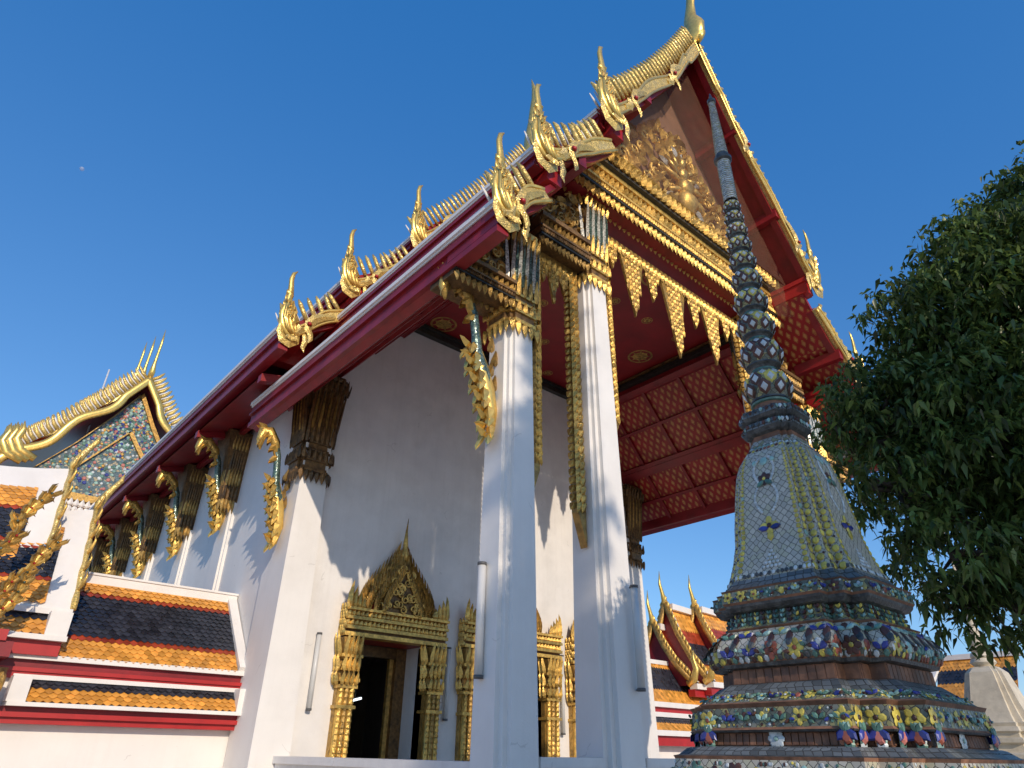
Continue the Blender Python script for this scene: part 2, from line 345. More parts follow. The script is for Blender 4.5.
# ================================================================ SETTING
g = MB('stone'); g.quad([(-900,-900,GZ),(900,-900,GZ),(900,900,GZ),(-900,900,GZ)])
go = g.build('ground'); go['kind'] = 'structure'

# ================================================================ THE PRAYER HALL
XC = 10.9; YW = 13.1
hall = thing('temple_hall', 'white temple hall with golden gable, red eaves and tall porch columns', 'temple hall', (XC, YW, GZ))
def hp(name, mb, parent=None): return mb.build(name, parent or hall)

# roof section: half profile (distance from the ridge line, height) of the three stacked tiers
def tiers(dz=0., ext=0.):
    return [[(0, 16.75+dz), (.9, 15.15+dz), (1.9, 13.55+dz), (2.9, 12.15+dz), (4.05, 10.78+dz)],
            [(3.55, 10.45+dz), (4.55, 9.35+dz), (5.70, 8.52+dz)],
            [(5.15, 8.25+dz), (5.8, 7.5+dz), (6.40+ext, 6.92+dz-ext*.45)]]
PORCH = tiers(); MAIN = tiers(1.12, .45)

def roof(tr, y0, y1, name, under='red'):
    for ti, prof in enumerate(tr):
        for sg in (-1, 1):
            mb = MB('roof_field', 'red', 'white_trim'); th = .16
            for a, b in zip(prof[:-1], prof[1:]):
                P = lambda q, dz, y: (XC+sg*q[0], y, q[1]+dz)
                mb.quad([P(a,0,y0), P(b,0,y0), P(b,0,y1), P(a,0,y1)], 'roof_field')
                l_ = math.dist(a, b); mb.quad([P(a,-th,y0), P(b,-th,y0), P(b,-th,y1), P(a,-th,y1)], under if ti else 'red', [(y0, 0), (y0, l_), (y1, l_), (y1, 0)])
                mb.quad([P(a,0,y0), P(b,0,y0), P(b,-th,y0), P(a,-th,y0)], 'red')
                mb.quad([P(a,0,y1), P(b,0,y1), P(b,-th,y1), P(a,-th,y1)], 'red')
            hp('roof_slope', mb)
            # eave board along the lower edge: white lip over moulded red board
            e = prof[-1]; x = XC+sg*e[0]; f = MB('red', 'white_trim'); z = e[1]
            big = ti == 2
            w = .10 if big else .07; hgt = .50 if big else .30
            def fb(xa, xb, za, zb, m): f.box((min(x+sg*xa, x+sg*xb), y0-.02, za), (max(x+sg*xa, x+sg*xb), y1, zb), m)
            fb(-.25, w*.9, z-.005, z+.075, 'white_trim'); fb(-.25, w*.55, z-.045, z-.005, 'white_trim')
            fb(-.12, w*.35, z-.045-hgt*.32, z-.045, 'red'); fb(-.10, w*.75, z-.045-hgt*.42, z-.045-hgt*.32, 'red')
            fb(-.12, w*.15, z-.045-hgt*.78, z-.045-hgt*.42, 'red'); fb(-.16, w*.5, z-.045-hgt, z-.045-hgt*.78, 'red')
            hp('eave_board', f)
roof(PORCH, 5.55, 14.3, 'porch', 'coffer')
roof(MAIN, 12.1, 38.0, 'main')

def at(prof, s):                              # point and tangent at arc length s
    L = [math.dist(a, b) for a, b in zip(prof[:-1], prof[1:])]
    for (a, b), l in zip(zip(prof[:-1], prof[1:]), L):
        if s <= l or (a, b) == (prof[-2], prof[-1]):
            t = s/l; return (a[0]+(b[0]-a[0])*t, a[1]+(b[1]-a[1])*t), ((b[0]-a[0])/l, (b[1]-a[1])/l)
        s -= l
def plen(prof): return sum(math.dist(a, b) for a, b in zip(prof[:-1], prof[1:]))

def finial(h, sg, parent, pos, name='naga_finial'):       # rearing naga flame at the foot of a gable board
    mb = MB('gold_bright', 'gold_pale', 'red_bright'); N = (0, 1, 0); k = h/1.45
    P = lambda x, z, y=0: (pos[0]+sg*(x*.76+.02)*k, pos[1]+y, pos[2]+(z*1.42 if z > 0 else z)*k)
    mb.tube([P(-.42,-.12), P(-.12,-.06), P(.12,.12), P(.20,.36), P(.10,.60), P(.05,.82), P(.09,1.02), P(.13,1.20), P(.09,1.36), P(-.04,1.45)], [.08*k,.12*k,.125*k,.11*k,.085*k,.10*k,.085*k,.075*k,.055*k,.01], N, .6, 8, 'gold_bright')
    for i, (dx, dz, hh) in enumerate(((-.10, -.02, .74), (-.24, -.02, .60), (-.36, 0, .44), (-.02, .0, .84))):
        mb.tube([P(dx-.14, dz-.08, -.05), P(dx+.02, dz+.05, -.07), P(dx+.16, dz+.24, -.06), P(dx+.15, dz+.24+hh*.35, -.05), P(dx+.07, dz+.16+hh*.68, -.03), P(dx+.13, dz+.2+hh*.9, -.01)], [.045*k,.06*k,.062*k,.052*k,.04*k,.01], N, .9, 6, 'gold_bright')
    mb.tube([P(-.02,.88), P(.20,.86), P(.22,.92)], [.09*k,.06*k,.01], N, .9, 6, 'gold_bright')
    mb.tube([P(.20,.16,-.02), P(.17,-.14,-.02), P(.02,-.34,-.02), P(-.24,-.40,-.02), P(-.46,-.26,-.02), P(-.48,-.02,-.02), P(-.62,.10,-.02), P(-.78,.02,-.02), P(-.84,-.16,-.02), P(-.78,-.38,-.02), P(-.86,-.52,-.02)], [.04*k,.10*k,.14*k,.15*k,.13*k,.09*k,.07*k,.08*k,.085*k,.065*k,.01*k], N, .45, 4, 'gold_pale', smooth=False)
    mb.tube([P(-.22,-.10,.02), P(-.20,.08,.02)], [.10*k,.03*k], N, .8, 6, 'red_bright')
    for i in range(26):                       # scale-like flames carved over the body
        t = i/26; mb.leaf(P(-.30+.42*t+.07*math.sin(i*2.4), .0+.62*t, -.075-.02*(i % 2)), (sg*(.2-.3*(i % 3)/2), -.1, 1), (0,-1,0), .17*k, .075*k, .035*k, .3*sg*(-1)**i, 'gold_bright' if i % 3 else 'gold_old')
    for i in range(12):
        a_ = i/11; mb.leaf(P(-.05-.45*a_, -.36+.10*abs(a_-.5), -.10), (sg*(-.5+a_), -.1, .9), (0,-1,0), .15*k, .09*k, .03*k, 0, 'gold_pale')
    for i in range(4): mb.tube([P(.15-.02*i, .2+.14*i), P(.30-.03*i, .30+.14*i), P(.30-.03*i, .40+.14*i)], [.05*k,.035*k,.006], N, .6, 6, 'gold_bright')
    return hp(name, mb, parent)

def barge(prof, y, sg, parent=None, fins=True, ftop=0.0, sc=1., waves=2, first=False, dz=0.):
    # red board carrying an undulating gilded naga body, crest of fins along the top
    L = plen(prof); mb = MB('red', 'gold_pale', 'white_trim', 'gold_bright'); n = max(14, int(L/.12)); N = (0, 1, 0)
    top, low, gl = [], [], []
    P3 = lambda q, yy: V(XC+sg*q[0], yy, q[1])
    for i in range(n+1):
        q, t = at(prof, L*i/n); nn = (-t[1], t[0]) if t[0] > 0 else (t[1], -t[0])
        nn = (-t[1], t[0]); nn = nn if nn[1] > 0 else (-nn[0], -nn[1])
        top.append((q[0]+nn[0]*.06, q[1]+nn[1]*.06)); low.append((q[0]-nn[0]*.26, q[1]-nn[1]*.26))
        u = i/n
        wv = .075*math.sin(2*math.pi*waves*u-.6) if u > .22 or not first else -.02
        gl.append(((q[0]-nn[0]*(.10-wv), q[1]-nn[1]*(.10-wv)), nn))
    poly = [(sg*a, b) for a, b in top]+[(sg*a, b) for a, b in low[::-1]]
    mb.extrude(poly, (XC, y-.02, 0), (1,0,0), (0,0,1), (0,.16,0), 'red')
    up_, dn_ = [], []
    for i, (a, nn) in enumerate(gl):
        r_ = (.105+.03*math.sin(2*math.pi*waves*i/n))*sc; up_.append((sg*(a[0]+nn[0]*r_), a[1]+nn[1]*r_)); dn_.append((sg*(a[0]-nn[0]*r_), a[1]-nn[1]*r_))
    mb.extrude(up_+dn_[::-1], (XC, y-.13, 0), (1,0,0), (0,0,1), (0,.12,0), 'gold_pale')
    mb.tube([V(XC+p[0], y-.13, p[1]) for p in up_], .035, None, 1, 6, 'gold_bright'); mb.tube([V(XC+p[0], y-.13, p[1]) for p in dn_], .035, None, 1, 6, 'gold_bright')
    # overlapping gilded boards, each ending in a drooping curl
    def W3(sv, bv, yy):
        q, t = at(prof, min(max(sv, 0), L-1e-6)); nn = (-t[1], t[0]); nn = nn if nn[1] > 0 else (-nn[0], -nn[1]); ex = sv-min(max(sv, 0), L)
        return (XC+sg*(q[0]+t[0]*ex+nn[0]*bv), y+yy, q[1]+t[1]*ex+nn[1]*bv)
    for c in range(waves):
        sb = L*((c+1)/(waves+.55))+(.45 if first else .1)
        path = [(-.75, -.10), (-.48, -.03), (-.24, -.02), (-.05, -.10), (.05, -.22), (.05, -.34), (.10, -.44), (.19, -.50)]
        mb.tube([W3(sb+p_, q_, -.17-.01*c) for p_, q_ in path], [.04*sc, .085*sc, .105*sc, .105*sc, .08*sc, .065*sc, .055*sc, .012], N, .45, 4, 'gold_pale', smooth=False)
        mb.tube([W3(sb+.46, -.16, -.14), W3(sb+.32, -.22, -.16), W3(sb+.20, -.16, -.17), W3(sb+.20, -.04, -.16)], [.05*sc, .09*sc, .09*sc, .02], N, .5, 4, 'gold_pale', smooth=False)
        mb.tube([W3(sb-.02, -.12, -.22), W3(sb-.02, -.12, -.26)], [.06, .02], None, 1, 8, 'red_bright')
    if fins:
        m = int(L/.215)
        for i in range(m):
            q, t = at(prof, L*(i+.5)/m); nn = (-t[1], t[0]); nn = nn if nn[1] > 0 else (-nn[0], -nn[1])
            def W(a, b, yy): return (XC+sg*(q[0]+t[0]*a+nn[0]*b), y+yy, q[1]+t[1]*a+nn[1]*b)
            mb.tube([W(0,.0,-.05), W(-.01,.22,-.06), W(-.04,.42,-.05), W(-.085,.54,.0)], [.046,.054,.052,.020], N, .9, 6, 'gold_pale')
            mb.tube([W(.105,.02,.06), W(.10,.20,.06), W(.08,.38,.07)], [.030,.030,.012], N, .8, 5, 'white_trim')
    hp('gable_board', mb, parent)

def gable_boards(tr, y, sides=(-1, 1), hs=(1.30, 1.12, 1.08)):
    for sg in sides:
        for ti, prof in enumerate(tr):
            yy = y+.10*ti
            if ti:                               # the board starts where the tier above ends
                c0 = tr[ti-1][-1][0]-.10; f_ = (c0-prof[0][0])/(prof[1][0]-prof[0][0]); prof = [(c0, prof[0][1]+(prof[1][1]-prof[0][1])*f_)]+prof[1:]
            barge(prof, yy, sg, waves=(2, 1, 1)[ti], first=ti == 0)
            e = prof[-1]
            finial(hs[ti], sg, hall, (XC+sg*(e[0]-.02), yy-.10, e[1]-.08))
            p = MB('red_bright', 'white_trim')       # purlin end under the tier
            x = XC+sg*(e[0]-.38)
            if ti < 2:
                p.box((x-.16, yy-.02, e[1]-.50), (x+.16, yy+1.2, e[1]-.20), 'red_bright'); p.box((x-.20, yy-.05, e[1]-.20), (x+.20, yy+1.2, e[1]-.08), 'red_bright'); hp('purlin', p)
            for d_ in ((1.25, 2.6) if ti == 0 else (prof[0][0]+.75,)):          # lesser purlins showing under the slope
                zz = float(np.interp(d_, [q[0] for q in prof], [q[1] for q in prof])); p = MB('red'); xx = XC+sg*d_
                p.box((xx-.09, yy-.10, zz-.46), (xx+.09, yy+1.1, zz-.20), 'red'); hp('purlin', p)
gable_boards(PORCH, 5.42)
gable_boards(MAIN, 11.95, sides=(-1,))
for y, z in ((5.35, 16.7), (11.9, 17.8)):
    mb = MB('gold_bright', 'gold_pale', 'white_trim')
    C = lambda dy, dz: (XC, y+dy, z+dz)
    mb.tube([C(.7,.1), C(.25,-.02), C(-.02,.22), C(-.05,.62), C(.02,1.05), C(-.06,1.6), C(-.16,2.1), C(-.25,2.7), C(-.22,3.3), C(-.10,3.9)], [.12,.24,.31,.30,.19,.13,.15,.13,.09,.01], (1,0,0), .62, 10, 'gold_bright')
    mb.tube([C(-.12,1.95), C(-.34,1.92), C(-.44,2.02)], [.10,.08,.01], (1,0,0), .7, 7, 'gold_bright')
    mb.tube([C(.0,.3), C(-.2,.12), C(-.12,-.1)], [.2,.14,.04], (1,0,0), .8, 8, 'gold_bright')
    mb.tube([C(.15,.55), C(.9,.02), C(2.4,-.08)], [.05,.10,.10], (1,0,0), .8, 6, 'white_trim')
    hp('ridge_finial', mb)
# white ridge caps
mb = MB('white_trim'); mb.box((XC-.14, 5.6, 16.62), (XC+.14, 14.3, 16.86)); mb.box((XC-.14, 12.2, 17.72), (XC+.14, 38, 17.98)); hp('ridge_cap', mb)
# main gable end above the porch roof (plain red field)
mb = MB('red'); prof = [(a, b-.2) for t in (MAIN[0], MAIN[1][1:], MAIN[2][1:]) for a, b in t]
mb.extrude([(-a, b) for a, b in prof]+[(a, b) for a, b in prof[::-1]], (XC, 13.15, 0), (1,0,0), (0,0,1), (0,.3,0)); hp('main_gable_field', mb)
# the far end of the hall
mb = MB('plaster'); mb.box((5.4, 37.2, GZ), (16.6, 37.6, 9)); mb.extrude([(-a, b) for a, b in prof]+[(a, b) for a, b in prof[::-1]], (XC, 37.25, 0), (1,0,0), (0,0,1), (0,.3,0)); hp('rear_wall', mb)

# ---------------------------------------------------------------- walls
DOORS = [(8.02, .86, 2.06), (11.33, 1.06, 2.12), (14.55, .86, 2.06)]       # centre, half opening, head height
def wtop(x): return float(np.interp(x, [5.35, 7.3, 7.5, 14.5, 14.7, 16.65], [7.25, 9.75, 10.1, 10.1, 9.75, 7.25]))
mb = MB('plaster_old'); xs = [5.35]+[v for c, h, _ in DOORS for v in (c-h, c+h)]+[16.65]
for i in range(len(xs)-1):
    a, b = xs[i], xs[i+1]; br = [a]+[v for v in (7.3, 7.5, 14.5, 14.7) if a < v < b]+[b]
    zb = GZ if i % 2 == 0 else DOORS[i//2][2]
    mb.extrude([(a, zb), (b, zb)]+[(v, wtop(v)) for v in br[::-1]], (0, YW, 0), (1,0,0), (0,0,1), (0,.85,0))
hp('front_wall', mb)
mb = MB('plaster'); mb.box((5.36, YW+.85, GZ), (5.95, 37.2, 7.9)); hp('side_wall', mb)
mb = MB('plaster'); mb.box((16.05, YW+.85, GZ), (16.64, 37.2, 7.9)); hp('side_wall', mb)
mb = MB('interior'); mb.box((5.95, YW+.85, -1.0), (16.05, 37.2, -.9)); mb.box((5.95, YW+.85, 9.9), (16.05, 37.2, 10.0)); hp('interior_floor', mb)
mb = MB('stone', 'plaster'); mb.box((5.5, 6.3, GZ), (16.5, YW, -.95), 'stone'); hp('porch_floor', mb)

# ---------------------------------------------------------------- capitals and columns
def capital(cx, cy, z0, z1, h0, h1, parent, dark=False, sides='-x-y+x'):
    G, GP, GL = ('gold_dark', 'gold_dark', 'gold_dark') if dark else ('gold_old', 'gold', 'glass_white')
    mb = MB(G, GP, GL, 'glass_green', 'bronze_black'); H = z1-z0
    mb.loft(RED, [(cx, cy, h0*1.06, z0), (cx, cy, h0*1.04, z0+H*.22), (cx, cy, h0*.98, z0+H*.3), (cx, cy, (h0+h1)/2*.97, z0+H*.7), (cx, cy, h1, z1)], 'gold_dark')
    for zz, f, hh in ((.02, 1.12, .035), (.12, 1.16, .03), (.22, 1.12, .025), (.30, 1.08, .03)):
        h = h0*f; mb.loft(RED, [(cx, cy, h, z0+H*zz), (cx, cy, h*1.02, z0+H*(zz+hh/2)), (cx, cy, h, z0+H*(zz+hh))], GP)
    n = max(4, int(h0*2/.11))
    ring_petals(mb, cx, cy, z0+.05, h0*1.10, (0,0,-1), n, .26, .13, GP, sides=sides)
    ring_petals(mb, cx, cy, z0+H*.13, h0*1.14, (0,0,1), n, H*.12, .12, GP, sides=sides)
    ring_petals(mb, cx, cy, z0+H*.30, h0*1.06, (0,0,1), n, H*.26, .11, GP, sides=sides, slope=.05)
    ring_petals(mb, cx, cy, z0+H*.40, h0*1.02, (0,0,1), max(6, int(h0*2/.075)), H*.60, .078, GL, alt='glass_green' if not dark else 'gold_old', sides=sides, slope=(h1-h0)/(H*.6)+.02, T=.05)
    ring_petals(mb, cx, cy, z0+H*.86, h1*1.0, (0,0,1), n+1, H*.16, .10, GP, sides=sides, slope=.2)
    mb.loft(RED, [(cx, cy, h1*1.08, z1-.06), (cx, cy, h1*1.12, z1+.02), (cx, cy, h1*1.08, z1+.07)], GP)
    return hp('capital', mb, parent)
def column(cx, cy, hb, ht, zt, hc, zc):
    mb = MB('plaster'); cr = redent(.60, .80)
    mb.loft(cr, [(cx, cy, hb*1.12, GZ), (cx, cy, hb*1.12, -1.3), (cx, cy, hb, -1.2), (cx, cy, hb+(ht-hb)*.5, (zt-1.2)/2), (cx, cy, ht, zt)])
    c = hp('column', mb); capital(cx, cy, zt, zc, ht*1.04, hc, c); return c
C1, C2 = (5.945, 6.925), (7.87, 6.96); C3, C4 = (2*XC-C2[0], 6.96), (2*XC-C1[0], 6.9)
for c in (C1, C4): column(c[0], c[1], .368, .295, 5.95, .345, 7.85)
for c in (C2, C3): column(c[0], c[1], .42, .305, 7.85, .38, 9.9)
def pillar(x0, x1, flare):
    mb = MB('plaster'); cx = (x0+x1)/2
    vs = lambda a, b, z, yf: [(a, yf, z), (b, yf, z), (b, YW+.9, z), (a, YW+.9, z)]
    A = vs(x0-.06, x1+.13, GZ, 12.88)+vs(x0, x1, 5.15, 12.93)+vs(x0, x1, 7.3, 12.93)
    mb.add(A, [(0,1,5,4),(1,2,6,5),(2,3,7,6),(3,0,4,7),(4,5,9,8),(5,6,10,9),(6,7,11,10),(7,4,8,11),(8,9,10,11)])
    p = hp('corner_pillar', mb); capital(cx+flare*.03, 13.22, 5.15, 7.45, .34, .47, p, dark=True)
pillar(5.32, 5.91, -1); pillar(2*XC-5.91, 2*XC-5.32, 1)
# shallow pilasters along the side wall
PIL = [16.75, 20.0, 23.5, 27.0, 30.5, 34.0]
for i, y in enumerate(PIL):
    mb = MB('plaster'); mb.box((5.24, y-.02, GZ), (5.36, y+.62, 5.4)); mb.box((5.29, y-.08, GZ), (5.36, y-.02, 5.4)); p = hp('pilaster', mb)
    c = MB('gold_dark', 'gold_old', 'gold', 'glass_green'); z0, z1 = 5.35, 7.25
    c.loft(SQ, [(5.30, y+.3, .10, z0), (5.30, y+.3, .34, z0+.05), (5.28, y+.3, .36, z0+.9), (5.22, y+.3, .46, z1)], 'gold_dark')
    for k, (zz, L, n, m) in enumerate(((5.45, -.35, 5, 'gold_old'), (5.42, .45, 5, 'gold_dark'), (5.8, .5, 6, 'gold_old'), (6.1, 1.1, 7, 'gold_dark'), (6.75, .5, 6, 'gold_old'))):
        h = .34+.12*max(0, (zz-6.2)/1.1)
        petals(c, (5.31-h, y+.3-h, zz), (5.31-h, y+.3+h, zz), (-1,0,0), (-.06,0,1 if L > 0 else -1), n, abs(L), .13, m)
        petals(c, (5.31-h, y+.3-h, zz), (5.33, y+.3-h, zz), (0,-1,0), (0,-.06,1 if L > 0 else -1), n-1, abs(L), .12, m)
    hp('capital', c, p)

# ---------------------------------------------------------------- naga eave brackets
def bracket(y, foot, tip, parent=None):
    mb = MB('glass_green', 'gold', 'gold_bright', 'glass_white'); (xf, zf), (xt, zt) = foot, tip; dx, dz = xt-xf, zt-zf; N = (0,1,0)
    P = lambda a, b, yy=0.: (xf+dx*a, y+yy, zf+dz*b)
    body = [(.02,.02), (.10,.16), (.26,.32), (.36,.44), (.40,.58), (.46,.74), (.60,.88), (.80,.97), (.97,1.0)]
    mb.tube([P(a, b) for a, b in body], [.05,.11,.13,.095,.08,.08,.085,.10,.09], N, .8, 8, 'glass_green')
    mb.tube([P(.46,.70), P(.60,.88), P(.84,.985), P(1.02,.97), P(1.06,.86), P(1.02,.76)], [.05,.11,.13,.12,.09,.02], N, .8, 8, 'gold')
    for a, b, L, dr in ((.86,.98,.30,(-.5,0,-1)), (1.0,.95,.36,(-.25,0,-1)), (.74,.95,.26,(-.3,0,-1)), (.95,1.0,.22,(-1,0,.3)), (.6,.84,.2,(-.6,0,-.8)), (.5,.72,.2,(-.6,0,-.6))):
        mb.leaf(P(a, b, -.04), dr, (-.2,-1,0), L, .13, .06, .1, 'gold'); mb.leaf(P(a, b, .05), dr, (-.2,1,0), L, .13, .06, .1, 'gold')
    # gilded tail: overlapping flames down the wall
    mb.tube([P(.36,.50), P(.28,.34), P(.16,.18), P(.05,.02), P(.03,-.16)], [.06,.14,.15,.11,.02], N, .7, 8, 'gold_bright')
    for i in range(11):
        b = .48-.62*i/10; a = .38*max(0, b/.5)+.10
        for sy in (-1, 1):
            mb.leaf(P(a, b, sy*.06), (-.55+.3*(i % 2), sy*.18, -.9), (-.8, sy*.6, .1), .26, .15, .07, .15*sy, 'gold_bright' if i % 3 else 'gold')
        mb.leaf(P(a+.06, b, 0), (-1, 0, .25-.6*(i % 2)), (0,-1,0), .20, .13, .07, .3, 'gold_bright')
    for i in range(5):
        mb.leaf(P(.12-.08*(i % 2), .1+.1*i, 0), (.35,0,.9), (-.4,-.9,0), .32, .13, .07, -.2, 'gold_old')
    return hp('eave_bracket', mb, parent)
bracket(13.35, (5.24, 4.0), (4.52, 6.05))
b0 = bracket(PIL[0]+.28, (5.20, 5.05), (4.28, 6.95))
for y in PIL[1:]: copy_part(b0, (0, y-PIL[0], 0))
bracket(6.92, (5.62, 4.35), (4.62, 6.55))

# ---------------------------------------------------------------- eave soffits and ceilings
def strip_soffit(a, b, y0, y1, m, name, step=None, ribs=None, rm='red'):
    # sloping board between (x, z) a and b; optional coffer ribs beneath it
    mb = MB(m, rm); L = math.dist(a, b); t = V((b[0]-a[0])/L, 0, (b[1]-a[1])/L); nn = V(t[2], 0, -t[0]); nn = nn if nn[2] < 0 else -nn
    A, B = V(a[0], 0, a[1]), V(b[0], 0, b[1]); Y = V(0,1,0)
    mb.quad([A+Y*y0, B+Y*y0, B+Y*y1, A+Y*y1], m, [(y0, 0), (y0, L), (y1, L), (y1, 0)])
    if step:
        y = y0+.1
        while y < y1:
            mb.bar(A+Y*y+nn*.04, B+Y*y+nn*.04, Y*.045, nn*.045, rm); y += step
    for r_, w in (ribs or []):
        c = A+t*L*r_; mb.bar(c+Y*y0+nn*.05, c+Y*y1+nn*.05, t*w, nn*(.06+w*.3), rm)
    return hp(name, mb)
strip_soffit((4.12, 7.08), (5.36, 7.42), 13.0, 37.5, 'red', 'eave_soffit')
mb = MB('red')
for y in [13.1]+[p+.3 for p in PIL]:
    mb.bar((4.1, y, 7.02), (5.4, y, 7.34), (0,.09,0), (0,0,.09))
mb.box((5.0, 13.0, 7.16), (5.12, 37.5, 7.30)); hp('eave_beam', mb)
for sg in (-1, 1):
    X = lambda d: 11.0+sg*d
    strip_soffit((X(3.5), 9.72), (X(5.1), 7.95), 6.9, 13.1, 'coffer', 'aisle_soffit', 1.28, [(.02,.09), (.5,.045), (1.,.15)])
    strip_soffit((X(5.1), 7.9), (X(6.42), 6.42), 6.95, 14.2, 'coffer', 'aisle_soffit', 1.28, [(.03,.12), (.52,.045), (.98,.1)])
    mb = MB('red', 'bronze_black'); a = sorted((X(3.46), X(3.64)))
    mb.box((a[0], 6.9, 9.55), (a[1], 13.1, 10.12), 'red'); a = sorted((X(3.36), X(3.46))); mb.box((a[0], 6.9, 9.98), (a[1], 13.1, 10.13), 'bronze_black'); a = sorted((X(3.30), X(3.40))); mb.box((a[0], 6.9, 10.03), (a[1], 13.1, 10.10), 'gold_dark')
    a = sorted((X(3.28), X(3.48))); mb.box((a[0], 6.9, 9.86), (a[1], 13.1, 9.93), 'bronze_black'); hp('nave_beam', mb)
mb = MB('ceiling_red', 'gold_dark'); mb.box((7.4, 6.5, 10.13), (14.6, 13.1, 10.25)); hp('ceiling', mb)
def rosette(cx, cy, r, z=10.126):
    mb = MB('gold_old')
    k = 24
    for r0, r1 in ((r*.84, r), (r*.3, r*.6)):
        vs = [(cx+q*math.cos(2*math.pi*i/k), cy+q*math.sin(2*math.pi*i/k), z) for q in (r0, r1) for i in range(k)]
        mb.add(vs, [(i, (i+1) % k, k+(i+1) % k, k+i) for i in range(k)])
    for i in range(8):
        a = 2*math.pi*i/8; mb.leaf((cx+.02*math.cos(a), cy+.02*math.sin(a), z), (math.cos(a), math.sin(a), 0), (0,0,-1), r*.8, r*.3, .01)
    hp('ceiling_rosette', mb)
for i, x in enumerate((8.4, 9.7, 11.0, 12.3, 13.6)):
    for j, y in enumerate((7.5, 8.8, 10.1, 11.4, 12.6)): rosette(x, y, .36 if i % 2 == 0 and j % 2 == 0 else .15)
mb = MB('bronze_black', 'red'); mb.box((7.5, YW-.16, 9.86), (14.5, YW-.003, 10.12)); mb.box((7.5, YW-.22, 10.02), (14.5, YW-.16, 10.10)); hp('wall_cornice', mb)

# ---------------------------------------------------------------- lintels, carved panels, pediment
def lintel(x0, x1, y, zb, zt, name='lintel', fringe=True, bright=False, dp=.30):
    G = 'gold' if bright else 'gold_dark'; GF = 'gold' if bright else 'gold_old'; mb = MB('gold_dark', G, 'bronze_black', 'gold'); H = zt-zb
    lay = [(0, .16, .00, G), (.16, .24, .06, 'bronze_black'), (.24, .42, .03, G), (.42, .50, .09, G), (.50, .56, .05, 'bronze_black'), (.56, .84, .02, 'gold_dark'), (.84, 1., .11, G)]
    for a, b, d, m in lay: mb.box((x0, y-dp-d, zb+H*a), (x1, y+dp, zb+H*b), m)
    yf = y-dp-.03
    n = int((x1-x0)/(.15 if bright else .10)); k_s = 1. if bright else .68
    if fringe: petals(mb, (x0, yf, zb+.05), (x1, yf, zb+.05), (0,-1,0), (0,0,-1), n, .26*k_s, .16*k_s, GF, .07*k_s); petals(mb, (x0, yf+.35, zb+.05), (x1, yf+.35, zb+.05), (0,-1,0), (0,0,-1), n, .2*k_s, .16*k_s, GF, .07*k_s)
    petals(mb, (x0, yf-.0, zb+H*.56), (x1, yf-.0, zb+H*.56), (0,-1,0), (0,-.1,1), n, H*.34, .15*k_s, GF, .08*k_s)
    petals(mb, (x0, yf-.04, zb+H*.24), (x1, yf-.04, zb+H*.24), (0,-1,0), (0,-.05,1), n*2, H*.18, .085, G, .03)
    return hp(name, mb)
lintel(4.5, 5.68, 6.9, 6.28, 6.68); lintel(2*XC-5.68, 2*XC-4.5, 6.9, 6.28, 6.68)
lintel(6.28, 7.55, 6.9, 8.0, 8.6); lintel(2*XC-7.55, 2*XC-6.28, 6.9, 8.0, 8.6)
lintel(7.05, 14.75, 6.85, 9.95, 10.72, bright=True, dp=.42)
mb = MB('red'); mb.box((7.1, 6.48, 9.88), (14.7, 7.3, 9.945)); hp('lintel_underside', mb)
mb = MB('gold', 'gold_old', 'bronze_black')
mb.box((7.0, 6.22, 10.72), (14.8, 7.0, 10.80), 'bronze_black'); mb.box((7.0, 6.30, 10.80), (14.8, 7.0, 11.02), 'gold_old')
for k in range(2): petals(mb, (7.0, 6.20+.06*k, 10.80+.02*k), (14.8, 6.20+.06*k, 10.80+.02*k), (0,-1,.2), (0,-.12+.1*k,1), 44+k, .34+.12*k, .20, 'gold', .09)
for i in range(60):
    x = 7.1+7.6*(i+.5)/60; scroll(mb, (x, 6.30, 10.93), (1,0,0), (0,0,1), (0,-1,0), .10, 'gold', 1.2, 1 if i % 2 else -1, 1.0, .3)
hp('pediment_cornice', mb)

def panel(poly, y, name='carved_panel', n=60, back='gold_dark', m='gold_old', seed=1, s=(.25,.42)):
    rg = random.Random(seed); mb = MB(back, m); mb.extrude(poly, (0, y, 0), (1,0,0), (0,0,1), (0,.12,0), back)
    xs = [p[0] for p in poly]; zs = [p[1] for p in poly]
    def inside(x, z):
        c = False
        for i in range(len(poly)):
            (x1, z1), (x2, z2) = poly[i], poly[i-1]
            if (z1 > z) != (z2 > z) and x < (x2-x1)*(z-z1)/(z2-z1)+x1: c = not c
        return c
    k = 0
    while k < n:
        x, z = rg.uniform(min(xs), max(xs)), rg.uniform(min(zs), max(zs)); 
        if not inside(x, z): continue
        k += 1; a = rg.uniform(.2, 2.9)
        if k % 3 == 0: scroll(mb, (x, y-.05, z), (1,0,0), (0,0,1), (0,-1,0), rg.uniform(*s)*.42, m, 1.3, rg.choice((-1,1)), 1., .26, rg.uniform(0,6))
        else: mb.leaf((x, y-.01, z), (math.cos(a), 0, math.sin(a)), (0,-1,0), rg.uniform(*s), .13, .09, rg.uniform(-.5,.5), m)
    return hp(name, mb)
for sg in (-1, 1):
    X = lambda d: XC+sg*d
    panel([(X(6.25), 6.68), (X(5.25), 6.68), (X(5.25), 7.75)], 6.75, n=26, seed=2, s=(.16,.3))
    panel([(X(4.65), 8.6), (X(3.4), 8.6), (X(3.4), 9.9), (X(4.2), 9.35)], 6.75, n=40, seed=3, s=(.2,.34))
